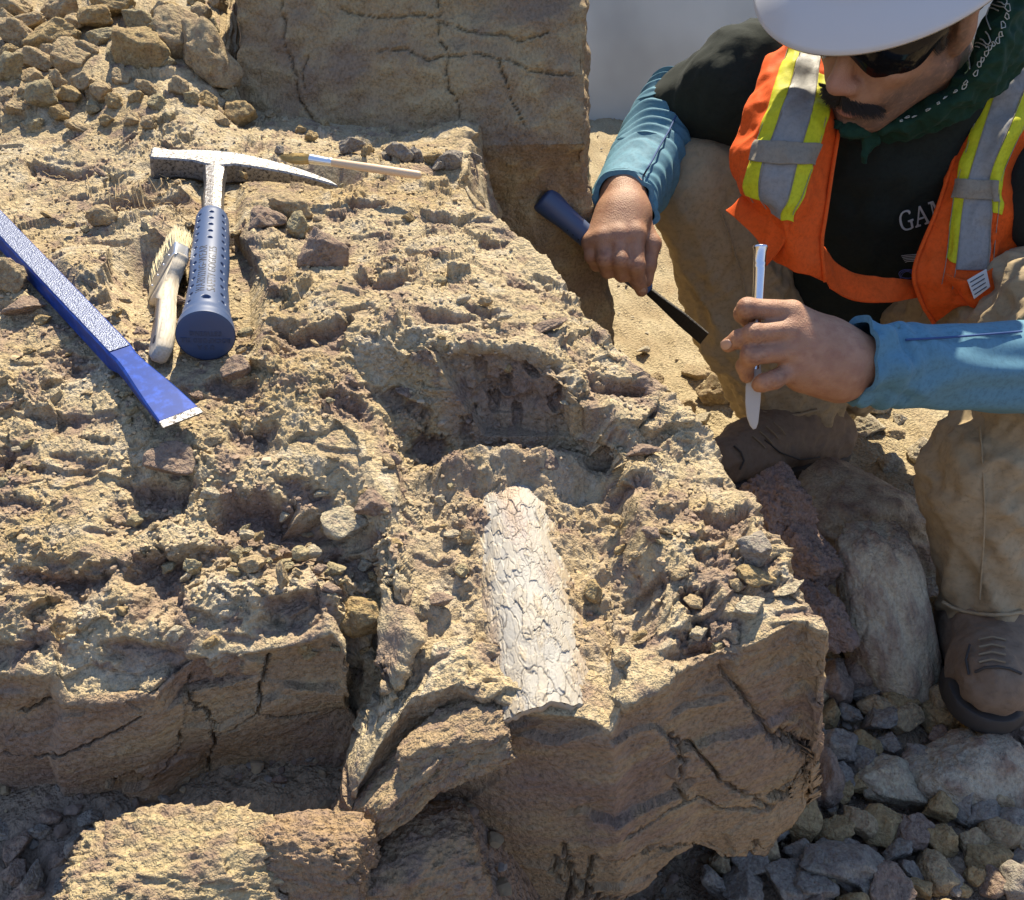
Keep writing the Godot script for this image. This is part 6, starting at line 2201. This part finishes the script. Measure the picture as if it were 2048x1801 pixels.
func build_held_tools() -> void:
	# small steel chisel held upright in the hand at the right
	var top := at(1521, 492, 0.905)
	var low := at(1508, 800, 0.915)
	var root := thing("hand_chisel", "small shiny steel chisel with a rounded blade, held upright over the boot", "chisel")
	root.transform = axes(top, top - low, (Vector3(0, EYE_Y, 0) - top))
	var l := top.distance_to(low)
	put("shank", lathe([Vector2(0.0052, -l * 0.80), Vector2(0.0056, -l * 0.3), Vector2(0.0060, -0.022), Vector2(0.0062, -0.021), Vector2(0.0062, -0.017), Vector2(0.0060, -0.016), Vector2(0.0062, -0.006), Vector2(0.0074, -0.0015)], 8, true, true), mats.bright, root)
	put("striking_face", lathe([Vector2(0.0074, -0.0015), Vector2(0.0072, 0.0), Vector2(0.0068, 0.0004)], 36), mats.bright, root)
	var o := []
	for p in [[-5, -118], [-7.5, -128], [-8.8, -142], [-8.6, -158], [-6.6, -172], [-3.0, -181], [0.5, -185], [3.4, -184], [5.2, -178], [6.4, -160], [7.0, -140], [6.4, -126], [5, -118]]: o.append(Vector2(p[0], p[1]) * 0.001)
	put("blade", plate(o, func(p): return lerpf(0.0065, 0.0016, clampf((-p.y - 0.118) / 0.067, 0.0, 1.0)), 0.0006), mats.blade, root)
	# blue-gripped pry tool in the other hand
	var a := z5(218, 172, 1.125)
	var b := z5(1265, 1090, 1.170)
	root = thing("pry_tool", "dark flat chisel with blue rubber handle, held beside the raised knee", "chisel")
	root.transform = axes(b, b - a, Vector3(0, EYE_Y, 0) - b)
	l = a.distance_to(b)
	put("handle", lathe([Vector2(0.0001, -l - 0.001), Vector2(0.0165, -l - 0.0005), Vector2(0.0178, -l + 0.004), Vector2(0.0172, -l + 0.016), Vector2(0.0145, -l + 0.04), Vector2(0.0135, -l * 0.5), Vector2(0.0125, -l * 0.15), Vector2(0.0105, 0.0), Vector2(0.008, 0.003)], 48), mats.grip, root)
	for k in 9:
		var d := put("grip_hole", lathe([Vector2(0.0012, -0.0002), Vector2(0.0012, 0.0002)], 10), mats.print, root)
		var g := 0.75
		var rr := 0.0152 if k < 2 else 0.0141
		var nrm := Vector3(sin(g), 0, cos(g))
		if k == 0: rr = 0.0170
		d.transform = Transform3D(Basis(nrm.cross(Vector3.UP), nrm, Vector3.UP), Vector3(0, -l + 0.013 + k * 0.0092, 0) + nrm * rr)
	var tip := z5(1850, 1590, 1.135)
	var ln := b.distance_to(tip)
	var dir := root.transform.basis.inverse() * (tip - b)
	var bl := put("blade", plate([Vector2(-0.0045, -0.01), Vector2(0.0045, -0.01), Vector2(0.0065, ln * 0.25), Vector2(0.0095, ln * 0.6), Vector2(0.0100, ln * 0.98), Vector2(-0.0100, ln), Vector2(-0.0095, ln * 0.6), Vector2(-0.0065, ln * 0.25)], func(p): return lerpf(0.006, 0.0025, clampf(p.y / ln, 0.0, 1.0)), 0.0008), mats.blackened, root)
	var yb := dir.normalized()
	var xb := yb.cross(Vector3(0.5, 0, 1)).normalized()
	bl.transform = Transform3D(Basis(xb, yb, xb.cross(yb)), Vector3.ZERO)


func _ready() -> void:
	rng.seed = 20240
	var cam := Camera3D.new()
	cam.name = "camera"
	cam.fov = rad_to_deg(2.0 * atan(900.5 / FOCAL))
	cam.position = Vector3(0, EYE_Y, 0)
	cam.rotation_degrees = Vector3(-35, 0, 0)
	cam.near = 0.02
	cam.far = 400.0
	add_child(cam)
	cam.current = true
	var we := WorldEnvironment.new()
	we.name = "daylight"
	var env := Environment.new()
	env.background_mode = Environment.BG_SKY
	var sm := ProceduralSkyMaterial.new()
	sm.sky_top_color = Color(0.46, 0.57, 0.76)
	sm.sky_horizon_color = Color(0.82, 0.84, 0.86)
	sm.ground_bottom_color = Color(0.50, 0.42, 0.30)
	sm.ground_horizon_color = Color(0.65, 0.60, 0.52)
	sm.sky_curve = 0.15
	var sky := Sky.new()
	sky.sky_material = sm
	env.sky = sky
	env.background_energy_multiplier = 0.72
	env.tonemap_mode = Environment.TONE_MAPPER_LINEAR
	env.tonemap_exposure = 2.2
	env.sdfgi_enabled = true
	env.ssao_enabled = true
	env.ssil_enabled = true
	we.environment = env
	add_child(we)
	var sun := DirectionalLight3D.new()
	sun.name = "sun"
	sun.light_energy = 1.6
	sun.light_color = Color(1.0, 0.95, 0.85)
	sun.light_angular_distance = 0.5
	sun.shadow_enabled = true
	add_child(sun)
	var elev := deg_to_rad(52.0)
	var azim := deg_to_rad(9.0)   # of the sun, from straight ahead, to the right positive
	var to_sun := Vector3(sin(azim) * cos(elev), sin(elev), -cos(azim) * cos(elev))
	sun.look_at_from_position(to_sun * 10.0, Vector3.ZERO)
	make_materials()
	plan_seats()
	build_outcrop()
	build_ground()
	build_back_boulder()
	make_tool_materials()
	build_bone()
	build_hammer()
	build_gad()
	build_flat_brush()
	build_round_brush()
	build_stones()
	build_person()
	build_held_tools()
